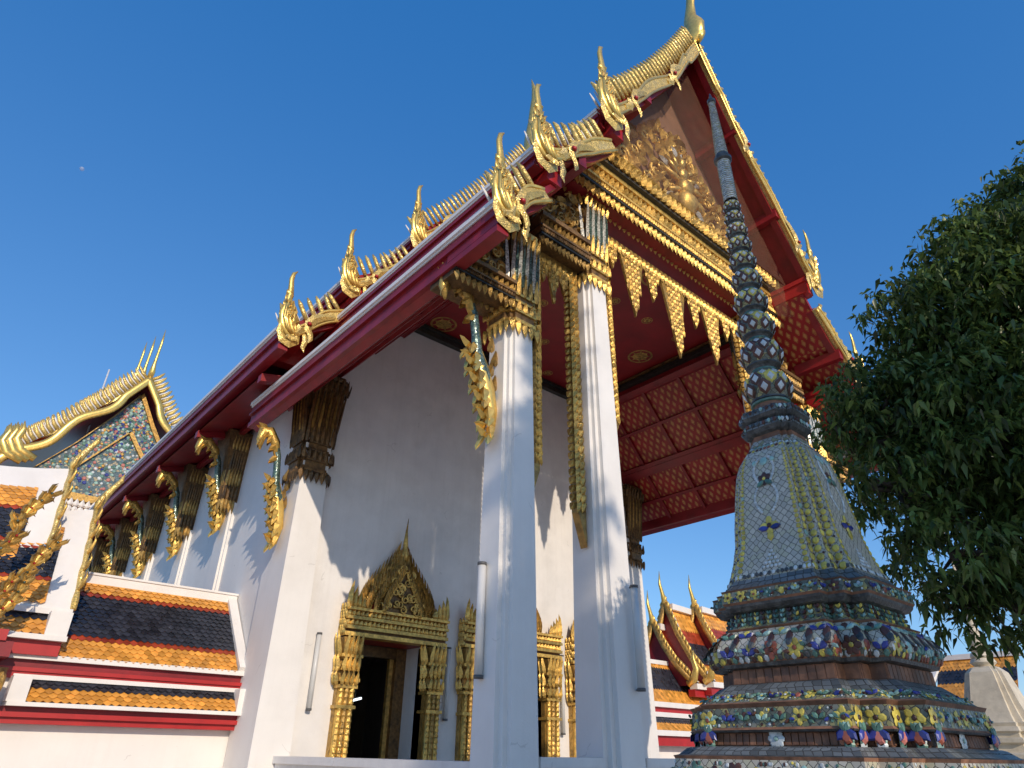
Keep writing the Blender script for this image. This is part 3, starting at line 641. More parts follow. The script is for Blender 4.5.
# brown bird netting stretched from the gable soffit down to the cornice
mb = MB('bird_net'); nf = [(0, 16.2), (.9, 14.65), (1.9, 13.05), (2.9, 11.65), (3.6, 10.75), (4.0, 9.95)]; half = [(a, b) for a, b in nf]
Lp_ = [(XC-a, b) for a, b in half]; Rp_ = [(XC+a, b) for a, b in half]
for i in range(len(half)-1):
    ya, yb = 5.80+.03*i, 5.80+.03*(i+1)
    mb.quad([(Lp_[i][0], ya, Lp_[i][1]), (Rp_[i][0], ya, Rp_[i][1]), (Rp_[i+1][0], yb, Rp_[i+1][1]), (Lp_[i+1][0], yb, Lp_[i+1][1])] if i < 4 else [(Rp_[i][0]-.9, yb+.1, Rp_[i][1]), (Rp_[i][0], ya, Rp_[i][1]), (Rp_[i+1][0], yb, Rp_[i+1][1]), (Rp_[i+1][0]-.5, yb+.3, Rp_[i+1][1])])
hp('bird_netting', mb)
# pediment: brown field with gilded relief
mb = MB('net_brown'); fld = [(0, 16.45), (.9, 14.85), (1.9, 13.25), (2.9, 11.85), (3.9, 10.7)]
mb.extrude([(-a, b) for a, b in fld]+[(a, b) for a, b in fld[::-1][0:-1]], (XC, 6.55, 0), (1,0,0), (0,0,1), (0,.2,0)); hp('pediment_field', mb)
mb = MB('gold', 'gold_old', 'glass_white'); rg = random.Random(5); PXC = 10.75
def hw(z): return max(0, 3.15*(1-(z-11.0)/3.3))
for row in range(15):
    z = 11.05+row*.2; w = hw(z); n = max(1, int(w/.30))
    for i in range(n+1):
        x = w*(i/max(1, n))
        for sg in ((-1, 1) if i else (1,)):
            px = PXC+sg*x+rg.uniform(-.04,.04); pz = z+rg.uniform(-.05,.05); yy = 6.50-.10*rg.random()-.10*(1-x/(w+.01))
            k = (row*3+i) % 5
            if k in (0, 3): scroll(mb, (px, yy, pz), (sg,0,0), (0,0,1), (0,-1,0), rg.uniform(.13,.22), 'gold', 1.5, sg, 1.1, .26, rg.uniform(0,6))
            else:
                a = math.pi/2-sg*rg.uniform(-.2,.9); mb.leaf((px, yy, pz-.05), (math.cos(a), -.1, math.sin(a)), (0,-1,.1), rg.uniform(.26,.46), .17, .12, sg*rg.uniform(-.2,.6), 'gold' if k != 4 else 'gold_old', -.1)
# central deity in relief on a mount: layered body, aureole of flames
for z, r_, L in ((11.5,.34,.7), (11.95,.30,.6), (12.4,.20,.5)): mb.tube([(PXC,6.32,z-L*.5),(PXC,6.22,z),(PXC,6.32,z+L*.5)], [r_*.7,r_,r_*.55], (0,1,0), .7, 10, 'gold')
mb.tube([(PXC,6.3,12.55),(PXC,6.22,12.75),(PXC,6.3,12.95),(PXC,6.33,13.4)], [.10,.14,.11,.01], None, 1, 8, 'gold')
for sg in (-1, 1):
    for a0, zz, L in ((.5,12.3,.7), (.1,12.1,.75), (-.4,11.8,.7), (.9,12.5,.55)):
        e = (PXC+sg*L*math.cos(a0), 6.25, zz+L*math.sin(a0)); mb.tube([(PXC+sg*.15,6.28,zz),(PXC+sg*L*.55,6.2,zz+L*.3*math.sin(a0)-.06),e], [.09,.07,.05], None, 1, 7, 'gold')
    for i in range(9):
        a = .15+i*.32; mb.leaf((PXC+sg*.55*math.sin(a), 6.30, 12.0+.9*math.cos(a)*1.1), (sg*math.sin(a),0,math.cos(a)), (0,-1,0), .34, .14, .08, sg*.2, 'gold' if i % 3 else 'glass_white')
mb.leaf((PXC,6.42,13.3), (0,0,1), (0,-1,0), .75, .26, .14, 0, 'gold'); 
for sg in (-1, 1):
    for i in range(14):
        z = 11.05+i*.22; mb.leaf((PXC+sg*(hw(z)+.02), 6.47, z), (sg*.35,0,1), (0,-1,0), .40, .18, .10, sg*-.35, 'gold')
    mb.bar((PXC+sg*3.3, 6.5, 10.98), (PXC+sg*.1, 6.5, 14.2), (.035,0,.035), (0,.05,0), 'gold_old')
hp('pediment_relief', mb)

# ---------------------------------------------------------------- hanging "honeycomb" valances in each bay
def valance(x0, x1, y, zt, drop, pend, leg0, leg1, w=.17):
    mb = MB('gold', 'gold_old', 'red_bright'); top = zt
    mb.box((x0, y-.06, top-.16), (x1, y+.06, top), 'gold_old'); n = max(4, int((x1-x0)/.13))
    petals(mb, (x0, y-.07, top-.12), (x1, y-.07, top-.12), (0,-1,0), (0,0,-1), n, .22, .13, 'gold', .05); petals(mb, (x0, y-.06, top-.30), (x1, y-.06, top-.30), (0,-1,0), (0,0,1), n, .2, .12, 'gold_old', .05)
    for px, d, hwid in pend:
        mb.extrude([(-hwid, 0), (hwid, 0), (hwid*.72, -d*.3), (hwid*.3, -d*.72), (0, -d), (-hwid*.3, -d*.72), (-hwid*.72, -d*.3)], (px, y-.05, top-.14), (1,0,0), (0,0,1), (0,.05,0), 'gold', 'gold_old')
        for i in range(int(d/.14)):
            z = top-.22-i*.13; wd_ = hwid*(1-(i*.13+.1)/d)
            for q in range(-2, 3): 
                if abs(q)*.09 <= wd_+.02: mb.leaf((px+q*.09*min(1, wd_/.18+.3), y-.055, z), (q*.12,0,-1), (0,-1,0), .15, .09, .04, 0, 'gold' if (i+q) % 2 else 'gold_old')
    for x, zl, sg in ((x0, leg0, 1), (x1, leg1, -1)):
        if zl is None: continue
        xa, xb = (x, x+w*sg) if sg > 0 else (x-w, x)
        poly = [(0, 0), (w, 0), (w, -(top-zl)*.86), (w*.95, -(top-zl)*.90), (0.02, -(top-zl))] if sg > 0 else [(w, 0), (0, 0), (0, -(top-zl)*.86), (w*.05, -(top-zl)*.90), (w-.02, -(top-zl))]
        mb.extrude(poly, (xa, y-.07, top), (1,0,0), (0,0,1), (0,.14,0), 'gold_old')
        m = int((top-zl)*.88/.14)
        for i in range(m):
            z = top-.1-i*.14
            mb.leaf((x+sg*w*.75, y-.08, z), (sg*.55,0,-.85), (0,-1,0), .19, .12, .05, sg*.2, 'gold'); mb.leaf((x+sg*w*.3, y-.08, z), (sg*.35,0,-.9), (0,-1,0), .17, .11, .05, 0, 'gold')
            mb.leaf((x+sg*w*.98, y, z), (sg*.6,0,-.8), (sg*.7,-.7,0), .16, .14, .05, 0, 'gold'); mb.leaf((x+sg*.05, y-.08, z), (sg*.2,0,-1), (0,-1,0), .17, .10, .05, 0, 'gold_old')
    return hp('valance', mb)
valance(6.28, 7.47, 6.9, 8.0, .5, [(6.62,.5,.13), (6.87,.85,.16), (7.12,.5,.13)], 3.25, 2.75, .20)
valance(2*XC-7.47, 2*XC-6.28, 6.9, 8.0, .5, [(2*XC-6.62,.5,.13), (2*XC-6.87,.85,.16), (2*XC-7.12,.5,.13)], 2.75, 3.25, .20)
PD = [(10.75+o, d, w_) for o, d, w_ in ((0, 2.0, .46), (-1.45, 1.6, .40), (1.45, 1.6, .40), (-.77, .9, .24), (.77, .9, .24), (-2.08, .68, .18), (2.08, .68, .18), (-2.42,.45,.13), (2.42,.45,.13))]
valance(8.18, 13.62, 6.95, 9.62, .8, PD, 4.6, 4.6, .29)

# ---------------------------------------------------------------- doorways
def arch(wa, z0, z1, n=14):
    out = []
    for i in range(n+1):
        t = i/n; out.append((wa*((1-t)+.24*math.sin(math.pi*t)*(1-t)**.6-.20*math.sin(math.pi*t)*t), z0+(z1-z0)*t))
    return out
def doorway(cx, ho, zh, ztip, pw=.36, gf=1.):
    mb = MB('gold', 'gold_old', 'red_bright', 'gold_dark'); y = YW; PR = .22
    for sg in (-1, 1):
        x0 = cx+sg*ho; xa, xb = sorted((x0, x0+sg*pw)); xm = (xa+xb)/2
        mb.box((xa, y-PR*.6, GZ), (xb, y+.25, zh-.05), 'gold_old')
        for q in range(3): 
            xx = xa+pw*(q+.5)/3; mb.tube([(xx, y-PR*.75, GZ), (xx, y-PR*.75, zh-.95)], .062, None, 1, 8, 'gold')
            for i in range(22): mb.leaf((xx, y-PR*.75-.05, -1.0+i*.105), (0,-.12,1), (0,-1,0), .13, .10, .025, 0, 'gold_old' if q == 1 else 'gold')
        for zz, ov in ((zh-.98,.03), (zh-.86,.05), (zh-.66,.03), (zh-.42,.06), (.72,.03)):
            mb.box((xa-ov, y-PR-ov, zz), (xb+ov, y+.1, zz+.06), 'gold')
        for zz, L, W, n in ((zh-.92,.26,.11,4), (zh-.64,.28,.12,4), (zh-.40,.46,.13,4), (zh-.52,-.2,.1,4)):
            petals(mb, (xa-.03, y-PR-.04, zz), (xb+.03, y-PR-.04, zz), (0,-1,0), (0,-.22,1 if L > 0 else -1), n, abs(L), W, 'gold', .06)
            petals(mb, (xa-.04, y-PR-.02, zz), (xa-.04, y, zz), (-1,0,0), (-.22,0,1 if L > 0 else -1), 2, abs(L), W, 'gold', .06)
        mb.loft(SQ, [(xm, y-.05, pw*.5, zh-.45), (xm, y-.05, pw*.62, zh-.05)], 'gold_old')
    w2 = ho+pw+.05; EK = .76
    for zz, hh, pr, m in ((zh-.02,.10,.26,'gold'), (zh+.08,.07,.20,'gold_dark'), (zh+.15,.09,.30,'gold'), (zh+.24,.16,.22,'gold_old'), (zh+.40,.08,.31,'gold'), (zh+.48,.15,.24,'gold_old'), (zh+.63,.07,.33,'gold')):
        zz = zh+(zz-zh)*EK; hh *= EK
        mb.box((cx-w2, y-pr, zz), (cx+w2, y+.05, zz+hh), m)
        n = int(w2*2/.10)
        if hh > .09: petals(mb, (cx-w2, y-pr-.02, zz), (cx+w2, y-pr-.02, zz), (0,-1,0), (0,-.1,1), n, hh*1.15, .12, 'gold', .05)
        petals(mb, (cx-w2, y-pr-.01, zz+.02), (cx-w2, y, zz+.02), (-1,0,0), (-.1,0,1), 3, .14, .1, 'gold', .04)
    for sg in (-1, 1):
        for i in range(4): mb.leaf((cx+sg*(w2-.05-.10*i), y-.26, zh+.68*EK), (sg*.15,0,1), (0,-1,0), .55-.1*i, .16, .08, -sg*.2, 'gold')
    z0 = zh+.70*EK
    for k, (f, yy, m) in enumerate(((1., .08, 'gold_old'), (.84, .16, 'gold_dark'), (.68, .23, 'gold_old'), (.50, .30, 'gold_dark'))):
        a = arch((w2-.1)*f*gf, z0, z0+(ztip-.70-z0)*(.42+.58*f))
        mb.extrude([(-p, q) for p, q in a[:-1]]+[(p, q) for p, q in a[::-1]], (cx, y-yy, 0), (1,0,0), (0,0,1), (0,.12,0), m if k != 1 else 'red_bright')
        for sg in (-1, 1):
            for i in range(0, len(a)*2-4):
                j = i/2; i0 = int(j); p = np.array(a[i0])*(1-(j-i0))+np.array(a[min(i0+1, len(a)-1)])*(j-i0)
                q = np.array(a[min(i0+1, len(a)-1)])-np.array(a[max(i0-1, 0)]); q = q/np.linalg.norm(q)
                dr = (sg*(q[0]*.5+.75), -.05, q[1]*.5+.4)
                mb.leaf((cx+sg*p[0]*.97, y-yy-.03, p[1]-.02), dr, (0,-1,0), (.17*f+.08)*(1.25 if i % 2 else .8), .085, .06, -sg*.6, 'gold_old' if i % 2 else 'gold')
                mb.tube([(cx+sg*p[0]*.93, y-yy-.01, p[1]-.04), (cx+sg*p[0]*.93, y-yy-.05, p[1]-.04)], .026, None, 1, 6, 'gold')
    rg = random.Random(int(cx*10))
    for i in range(34):
        z = z0+.05+rg.random()*(ztip-z0)*.42; w_ = (w2-.1)*.42*(1-(z-z0)/((ztip-z0)*.62)); x = cx+rg.uniform(-1,1)*w_
        scroll(mb, (x, y-.34, z), (1,0,0), (0,0,1), (0,-1,0), .09, 'gold', 1.3, rg.choice((-1,1)), 1., .28, rg.uniform(0,6))
    for sg in (-1, 1):
        scroll(mb, (cx+sg*w2*.42*gf, y-.34, z0+.17), (sg,0,0), (0,0,1), (0,-1,0), .11, 'gold', 1.6, sg, .9, .24)
    zt = ztip-.92
    mb.tube([(cx, y-.16, zt-.1), (cx, y-.2, zt+.10), (cx, y-.2, zt+.24), (cx, y-.2, zt+.30), (cx, y-.2, ztip-.3), (cx+.02, y-.2, ztip)], [.12,.10,.045,.06,.025,.005], None, 1, 8, 'gold')
    d = hp('doorway', mb)
    f = MB('gold_dark', 'gold_old', 'dark_wood'); yi = YW+.82
    for sg in (-1, 1):
        xa, xb = sorted((cx+sg*ho, cx+sg*(ho-.26))); f.box((xa, yi-.10, GZ), (xb, yi+.12, zh-.02), 'gold_dark')
        xa, xb = sorted((cx+sg*(ho-.26), cx+sg*(ho-.36))); f.box((xa, yi, GZ), (xb, yi+.1, zh-.2), 'gold_old')
    f.box((cx-ho+.26, yi-.08, zh-.24), (cx+ho-.26, yi+.1, zh-.02), 'gold_dark'); hp('door_frame', f, d)
    h = MB('red_bright'); h.box((cx-ho+.004, YW+.02, zh-.012), (cx+ho-.004, yi-.1, zh-.003)); hp('door_head', h, d)
    l = MB('dark_wood', 'gold_dark'); 
    for sg in (-1, 1):
        xa, xb = sorted((cx+sg*(ho-.28), cx+sg*(ho-.34))); l.box((xa, yi+.13, -.95), (xb, yi+.85, zh-.25), 'dark_wood')
    hp('door_leaf', l, d)
doorway(DOORS[0][0], DOORS[0][1], DOORS[0][2], 4.72, .35, .80)
doorway(DOORS[1][0], DOORS[1][1], DOORS[1][2], 4.6, .43, .66)
doorway(DOORS[2][0], DOORS[2][1], DOORS[2][2], 4.50)

# low parapet joining the porch columns
mb = MB('plaster_old')
for a, b in (((6.3, 6.72), (7.45, 7.1)), ((14.3, 6.72), (15.5, 7.1)), ((8.3, 6.72), (13.5, 7.1))):
    mb.box((a[0], a[1], GZ), (b[0], b[1], -.14)); mb.box((a[0], a[1]-.05, -.14), (b[0], b[1]+.05, -.03))
mb.box((5.75, 7.25, GZ), (6.1, 12.88, -.2)); mb.box((5.70, 7.25, -.2), (6.15, 12.88, -.09)); mb.box((15.7, 7.25, GZ), (16.05, 12.88, -.09))
hp('parapet', mb)

# ================================================================ THE MOSAIC CHEDI
CX, CY = 4.510, 2.163
ch = thing('chedi', 'tall chedi covered in flowered ceramic mosaic, standing before the porch', 'chedi', (CX, CY, GZ))
def cp(name, mb, parent=None): return mb.build(name, parent or ch)
k_ = 1/1.17
def zm(z): return float(np.interp(z, [GZ,-.2,.04,.1,.2,.25,.352,.44,.525,.56,.775,.79,.87,.93,.99,1.06,1.3,1.9,9], [GZ,-.22,.0,.062,.122,.146,.248,.385,.47,.505,.695,.712,.805,.868,.935,1.01,1.27,1.9,9]))
def LZ(name, prof, plan=RED, sm=False, sc=k_, raw=False):
    if not raw: prof = [(p[0], zm(p[1]), *p[2:]) for p in prof]
    mb = MB(); mb.lathe([(p[0]*sc, p[1], p[2]) if len(p) > 2 else (p[0]*sc, p[1]) for p in prof], (CX, CY, 0), plan, smooth=sm); return cp(name, mb)
def chip(mb, p, n, up, r, m, el=1., dome=.25, k=7):      # one glazed ceramic chip, slightly domed
    p, n = np.asarray(p, float), unit(n); up = unit(np.asarray(up, float)-n*(np.asarray(up, float)@n)); t = np.cross(up, n)
    vs = [p+t*r*math.cos(2*math.pi*i/k)+up*r*el*math.sin(2*math.pi*i/k) for i in range(k)]
    vs += [p+n*r*dome+t*r*.62*math.cos(2*math.pi*i/k)+up*r*el*.62*math.sin(2*math.pi*i/k) for i in range(k)]
    mb.add(vs, [(i, (i+1) % k, k+(i+1) % k, k+i) for i in range(k)]+[tuple(range(k, 2*k))], m)
def petal(mb, p, n, d, L, W, m):                          # pointed ceramic petal
    p, n = np.asarray(p, float), unit(n); d = unit(np.asarray(d, float)-n*(np.asarray(d, float)@n)); t = np.cross(d, n); vs = []
    out = [(0, 0), (.3, .42), (.65, .5), (1., .0), (.65, -.5), (.3, -.42)]
    for x, y in out: vs.append(p+d*x*L+t*y*W+n*.004)
    for x, y in out: vs.append(p+d*(x*.72+.13)*L+t*y*.6*W+n*.013)
    mb.add(vs, [(i, (i+1) % 6, 6+(i+1) % 6, 6+i) for i in range(6)]+[tuple(range(6, 12))], m)
def flower(mb, p, n, up, r, pm, cm, k=5, rot=0.):
    p, n = np.asarray(p, float), unit(n); up = unit(np.asarray(up, float)-n*(np.asarray(up, float)@n)); t = np.cross(up, n)
    for i in range(k):
        a = 2*math.pi*i/k+rot+math.pi/2; d = t*math.cos(a)+up*math.sin(a)
        chip(mb, p+d*r*.56+n*.002, n, d, r*.36, pm, 1.3, .16)
    chip(mb, p+n*.007, n, up, r*.26, cm, 1, .3)
def edges(plan, w):                                       # the straight runs of the plan
    for i in range(len(plan)):
        a, b = plan[i], plan[(i+1) % len(plan)]
        yield i, V(CX+a[0]*w, CY+a[1]*w, 0), V(CX+b[0]*w, CY+b[1]*w, 0)
def frames(wlo, zlo, whi, zhi, plan=RED, sc=k_):          # per run: position(u, v), normal, up
    zlo, zhi = zm(zlo), zm(zhi)
    for (i, a, b), (_, a2, b2) in zip(edges(plan, wlo*sc), edges(plan, whi*sc)):
        a, b, a2, b2 = a+V(0,0,zlo), b+V(0,0,zlo), a2+V(0,0,zhi), b2+V(0,0,zhi)
        t = unit(b-a); up = unit((a2+b2)/2-(a+b)/2); n = np.cross(t, up)
        mid = (a+b)/2-V(CX, CY, 0); n = n if n[0]*mid[0]+n[1]*mid[1] > 0 or abs(n[2]) > .9 else -n
        L = np.linalg.norm(b-a)
        yield i, L, (lambda u, v, a=a, b=b, a2=a2, b2=b2: (a+(b-a)*u)*(1-v)+(a2+(b2-a2)*u)*v), n, up, t
rg = random.Random(3)
FL = [('petal_yellow', 'petal_brown'), ('petal_yellow', 'petal_red'), ('petal_brown', 'petal_yellow'), ('petal_mint', 'petal_yellow'), ('petal_red', 'petal_yellow'), ('petal_green', 'petal_mint')]
def band(name, wlo, zlo, whi, zhi, size, gap, kinds=FL, leaves=True, chips=True, parent=None):
    mb = MB()
    for i, L, P, n, up, t in frames(wlo, zlo, whi, zhi):
        m = max(1, int(round(L/gap))) if L > gap*.5 else (1 if L > size*.8 else 0)
        for q in range(m):
            u = (q+.5)/m; s = min(size, L*.5 if m == 1 else size); c = rg.random()
            p = P(u, .5)+n*.001
            if c < .42: flower(mb, p, n, up, s*rg.uniform(.85,1.05), *rg.choice(kinds), rg.choice((5,5,6)), rg.uniform(0,1))
            elif c < .78:
                g_ = rg.choice(('petal_green', 'petal_mint', 'petal_green', 'petal_blue'))
                for sg in (-1, 1): petal(mb, p-up*s*.4, n, up*.7+t*sg*.75, s*1.1, s*.62, g_)
                chip(mb, p+up*s*.3, n, up, s*.34, rg.choice(('petal_yellow', 'petal_brown', 'petal_white')), 1.1)
            else: chip(mb, p, n, up, s*.55, rg.choice(('petal_green', 'petal_blue', 'petal_yellow', 'petal_mint', 'petal_red')), 1.15, .35)
            if leaves and m > 1:
                for sg in (-1, 1):
                    e = P(min(1, u+.5/m*.98), rg.uniform(.3,.7))+n*.003; petal(mb, e, n, t*sg*.9+up*rg.uniform(-.9,.9), s*.75, s*.40, rg.choice(('petal_green', 'petal_mint', 'petal_green', 'petal_brown', 'petal_blue')))
            if chips:
                for _ in range(5): chip(mb, P(min(.98, max(.02, u+rg.uniform(-.5,.5)/m)), rg.choice((.14,.86,rg.random())))+n*.002, n, up, s*rg.uniform(.13,.22), rg.choice(('petal_white', 'petal_brown', 'petal_yellow', 'petal_green', 'petal_white')), 1, .3, 6)
    return cp(name, mb, parent)
# stepped base
base = LZ('base', [(1.75,GZ,'terracotta'),(1.75,-1.25,'slate'),(1.55,-1.2,'mosaic'),(1.52,-.85,'slate'),(1.45,-.82,'slate'),(1.22,-.75,'terracotta'),(1.2,-.45,'slate'),(1.10,-.42,'slate'),(1.0,-.34,'mosaic'),(.985,-.12,'mosaic'),(.965,.028,'terracotta'),(.975,.046,'slate'),(.94,.052,'mosaic_slate'),(.885,.086,'mosaic_slate'),(.86,.092)])
band('flower_band', .985,-.12, .965,.028, .058, .125, parent=base)
tier = LZ('recessed_tier', [(.86,.09,'slate'),(.80,.094,'terracotta'),(.79,.20,'slate'),(.845,.206,'slate'),(.855,.228,'terracotta'),(.845,.24,'terracotta'),(.84,.252,'mosaic_green'),(.83,.352,'terracotta'),(.845,.366,'terracotta'),(.80,.372,'mosaic_green'),(.72,.405,'mosaic_slate'),(.64,.44)])
mb = MB()                                                  # brown upright tiles in the recess
for i, L, P, n, up, t in frames(.80,.098,.792,.196):
    m = max(1, int(L/.042))
    for q in range(m):
        if L > .1: mb.bar(P((q+.5)/m, .02)+n*.004, P((q+.5)/m, .98)+n*.004, t*(L/m*.42), n*.004, 'terracotta')
cp('brick_course', mb, tier)
band('flower_band', .84,.252, .83,.352, .046, .11, parent=tier)
for i, L, P, n, up, t in frames(.835,.10,.835,.34):         # flower columns standing across the recess
    for u in ((.04,.96) if L > .5 else ((.5,) if L > .08 else ())):
        mb = MB()
        for v in np.linspace(0, .42, 5): chip(mb, P(u, v)+n*.002, n, up, .030, rg.choice(('petal_green', 'petal_mint', 'petal_white', 'petal_green')), 1.2, .4)
        for sg in (-1, 1): petal(mb, P(u, .42)+n*.012, n, -up*.6+t*sg*.6, .075, .045, 'petal_blue'); petal(mb, P(u,.30)+n*.012, n, up*.8+t*sg*.35, .06, .032, 'petal_green')
        chip(mb, P(u, .22)+n*.012, n, up, .032, rg.choice(('petal_pink', 'petal_yellow', 'petal_red')), 1.25, .4)
        flower(mb, P(u, .72)+n*.006, n, up, .055, 'petal_yellow', rg.choice(('petal_brown', 'petal_red')), rg.choice((5, 6)), rg.random()); chip(mb, P(u,.48)+n*.012, n, up, .022, 'petal_mint')
        cp('flower_column', mb, tier)
    if L > .5: mb = MB(); flower(mb, P(.5, .17)-n*.02, n, up, .050, 'petal_white', 'petal_mint', 8); cp('flower', mb, tier)
band('flower_band', .79,.376, .73,.402, .034, .075, [('petal_yellow', 'petal_yellow'), ('petal_yellow', 'petal_white'), ('petal_mint', 'petal_yellow')], parent=tier)
bulge = LZ('lotus_moulding', [(.645,.432,'slate'),(.615,.44,'terracotta'),(.605,.525,'slate'),(.655,.532,'slate'),(.665,.552,'terracotta'),(.675,.562,'mosaic_green'),(.695,.60,'mosaic'),(.695,.65,'mosaic'),(.665,.71,'mosaic'),(.60,.772,'terracotta'),(.612,.782,'terracotta'),(.57,.79)])
mb = MB()
for i, L, P, n, up, t in frames(.61,.443,.606,.522):
    m = max(1, int(L/.05))
    for q in range(m): mb.bar(P((q+.5)/m, .02)+n*.003, P((q+.5)/m, .98)+n*.003, t*(L/m*.43), n*.004, 'terracotta')
cp('brick_course', mb, bulge)
band('flower_band', .690,.585, .697,.655, .062, .135, [('petal_yellow','petal_brown'),('petal_yellow','petal_red'),('petal_red','petal_brown'),('petal_brown','petal_brown'),('petal_brown','petal_yellow')], parent=bulge)
mb = MB()
for i, L, P, n, up, t in frames(.675,.69,.615,.765):       # sprouting leaf pairs on the shoulder
    m = max(1, int(round(L/.125)))
    if L < .1: continue
    for q in range(m):
        u = (q+.5)/m; p = P(u, .30)+n*.004; g_ = ('petal_mint', 'petal_green', 'petal_blue', 'petal_mint')[(q+i) % 4]
        for sg in (-1, 1): petal(mb, p, n, up*.55+t*sg, .062, .034, g_)
        chip(mb, p+up*.035, n, up, .023, ('petal_yellow', 'petal_brown')[(q+i) % 2])
        chip(mb, P(min(.98,u+.5/m), .1)+n*.003, n, up, .024, 'petal_brown', 1.8); chip(mb, P(min(.98,u+.5/m), -.35)+n*.003, n, up, .022, 'slate', 1.8)
for i, L, P, n, up, t in frames(.675,.562,.69,.59):
    m = int(L/.04)
    for q in range(m): chip(mb, P((q+.5)/m, .4)+n*.003, n, up, .017, rg.choice(('petal_brown', 'petal_green', 'slate', 'petal_yellow', 'petal_white', 'petal_red')), 1.3)
cp('leaf_band', mb, bulge)
corn = LZ('cornice', [(.575,.786,'mosaic_green'),(.54,.82,'mosaic_green'),(.53,.868,'slate'),(.575,.878,'slate'),(.60,.90,'slate'),(.605,.915,'terracotta'),(.618,.928,'mosaic_green'),(.612,.988,'terracotta'),(.618,.998,'slate'),(.575,1.006,'mosaic_slate'),(.535,1.035,'mosaic_slate'),(.515,1.065)])
band('flower_band', .617,.932, .613,.985, .036, .088, parent=corn)
mb = MB()
for i, L, P, n, up, t in frames(.55,.80,.535,.862):
    m = int(L/.042)
    for q in range(m):
        for v in (.1,.5,.9): 
            for sg in (-1, 1): petal(mb, P((q+.5)/m, v-.15)+n*.002, n, up+t*sg*.5, .030, .017, rg.choice(('petal_green', 'petal_green', 'petal_yellow', 'petal_mint')) if q % 2 else rg.choice(('slate', 'petal_brown', 'petal_green')))
cp('leaf_band', mb, corn)
BELL = [(.512,1.06),(.478,1.13),(.445,1.22),(.415,1.33),(.402,1.45),(.380,1.58),(.358,1.71),(.334,1.82),(.304,1.895),(.266,1.95),(.215,2.0)]
BELL = [(r_, zm(z)) for r_, z in BELL]
bell = LZ('bell', [(r_, z, 'mosaic') for r_, z in BELL], raw=True)
mb = MB()
def bellw(z): return float(np.interp(z, [b for a, b in BELL], [a for a, b in BELL]))
for i, q in enumerate(RED):                                # strings of yellow chips down the narrow facets and along the broad faces
    a_, b_ = q, RED[(i+1) % 20]; big = math.dist(a_, b_) > .5
    for u0 in ((.045, .955) if big else (.5,)):
        z = 1.04; j = 0
        while z < 1.91:
            rad = .0125+.0150*((1.95-z)/.87)**1.2; 
            if big: rad *= .72
            w, w2 = bellw(z)*k_, bellw(z+.02)*k_; x = V(a_[0]+(b_[0]-a_[0])*u0, a_[1]+(b_[1]-a_[1])*u0, 0)
            t = unit((b_[0]-a_[0], b_[1]-a_[1], 0)); upv = unit(V(x[0]*(w2-w), x[1]*(w2-w), .02)); nn = np.cross(t, upv); nn = unit(nn if nn[:2]@x[:2] > 0 else -nn)
            p = V(CX+x[0]*w, CY+x[1]*w, z)+nn*.003
            chip(mb, p+t*rg.uniform(-.15,.15)*rad, nn, upv, rad, 'petal_yellow' if rg.random() > .06 else 'petal_mint', 1.0, .28)
            if not big: chip(mb, p+upv*rad+t*rad*.9*(1 if j % 2 else -1), nn, upv, rad*.32, 'petal_brown', 1, .3, 6)
            z += rad*2.12; j += 1
cp('chip_string', mb, bell)
for i, L, P, n, up, t in frames(.5,1.1,.3,1.9):            # sprays on the broad faces
    if L < .25: continue
    def Q(u, z):
        a, b = RED[i], RED[(i+1) % 20]; w = bellw(z)*k_; x = V(a[0]+(b[0]-a[0])*u, a[1]+(b[1]-a[1])*u, 0); w2 = bellw(z+.02)*k_
        upv = unit(V(x[0]*(w2-w), x[1]*(w2-w), .02)); nn = np.cross(t, upv); nn = unit(nn if nn[:2]@x[:2] > 0 else -nn)
        return V(CX+x[0]*w, CY+x[1]*w, z)+nn*.003, nn, upv
    mg = MB(); p, nn, u_ = Q(.5, 1.36); flower(mg, p, nn, u_, .066, 'petal_yellow', 'petal_brown', 4)
    for sg in (-1, 1): petal(mg, p-u_*.02, nn, t*sg+u_*.1, .085, .040, 'petal_blue')
    petal(mg, p-u_*.035, nn, -u_, .075, .05, 'petal_yellow')
    p, nn, u_ = Q(.5, 1.70); flower(mg, p, nn, u_, .052, 'petal_brown', 'petal_yellow', 6)
    for sg in (-1, 1): petal(mg, p-u_*.01, nn, t*sg*.8-u_*.6, .075, .038, 'petal_green')
    for q in range(26):                                    # white bead sprays
        z = 1.46+.42*q/26
        for sg in (-1, 1):
            uu_ = .5+sg*(.10+.11*math.sin(math.pi*((q/26*2) % 1))); p, nn, u_ = Q(uu_, z); chip(mg, p, nn, u_, .0115, 'petal_white', 1, .6, 6)
    for r_ in range(5):
        for c in range(5-r_):
            p, nn, u_ = Q(.5+(c-(4-r_)/2)*.055, 1.08+r_*.026); chip(mg, p, nn, u_, .0125, 'petal_white', 1, .5, 6)
    p, nn, u_ = Q(.5, 1.84); chip(mg, p, nn, u_, .03, 'petal_mint', 1.2)
    for sg in (-1, 1): p, nn, u_ = Q(.5+sg*.2, 1.86); petal(mg, p, nn, -u_, .05, .035, 'petal_mint')
    cp('flower_spray', mg, bell)
mb = MB()
for wl, zl, wh, zh, m_ in ((.272,1.942,.246,1.972,('petal_brown','petal_red','petal_yellow')), (.246,1.974,.226,1.994,('petal_white','petal_mint')), (.512,1.07,.50,1.10,('petal_white','slate'))):
    for i, L, P, n, up, t in frames(wl,zl,wh,zh):
        m = max(1, int(L/.03))
        for q in range(m): chip(mb, P((q+.5)/m, .5)+n*.002, n, up, .013, rg.choice(m_), 1.2)
cp('chip_ring', mb, bell)
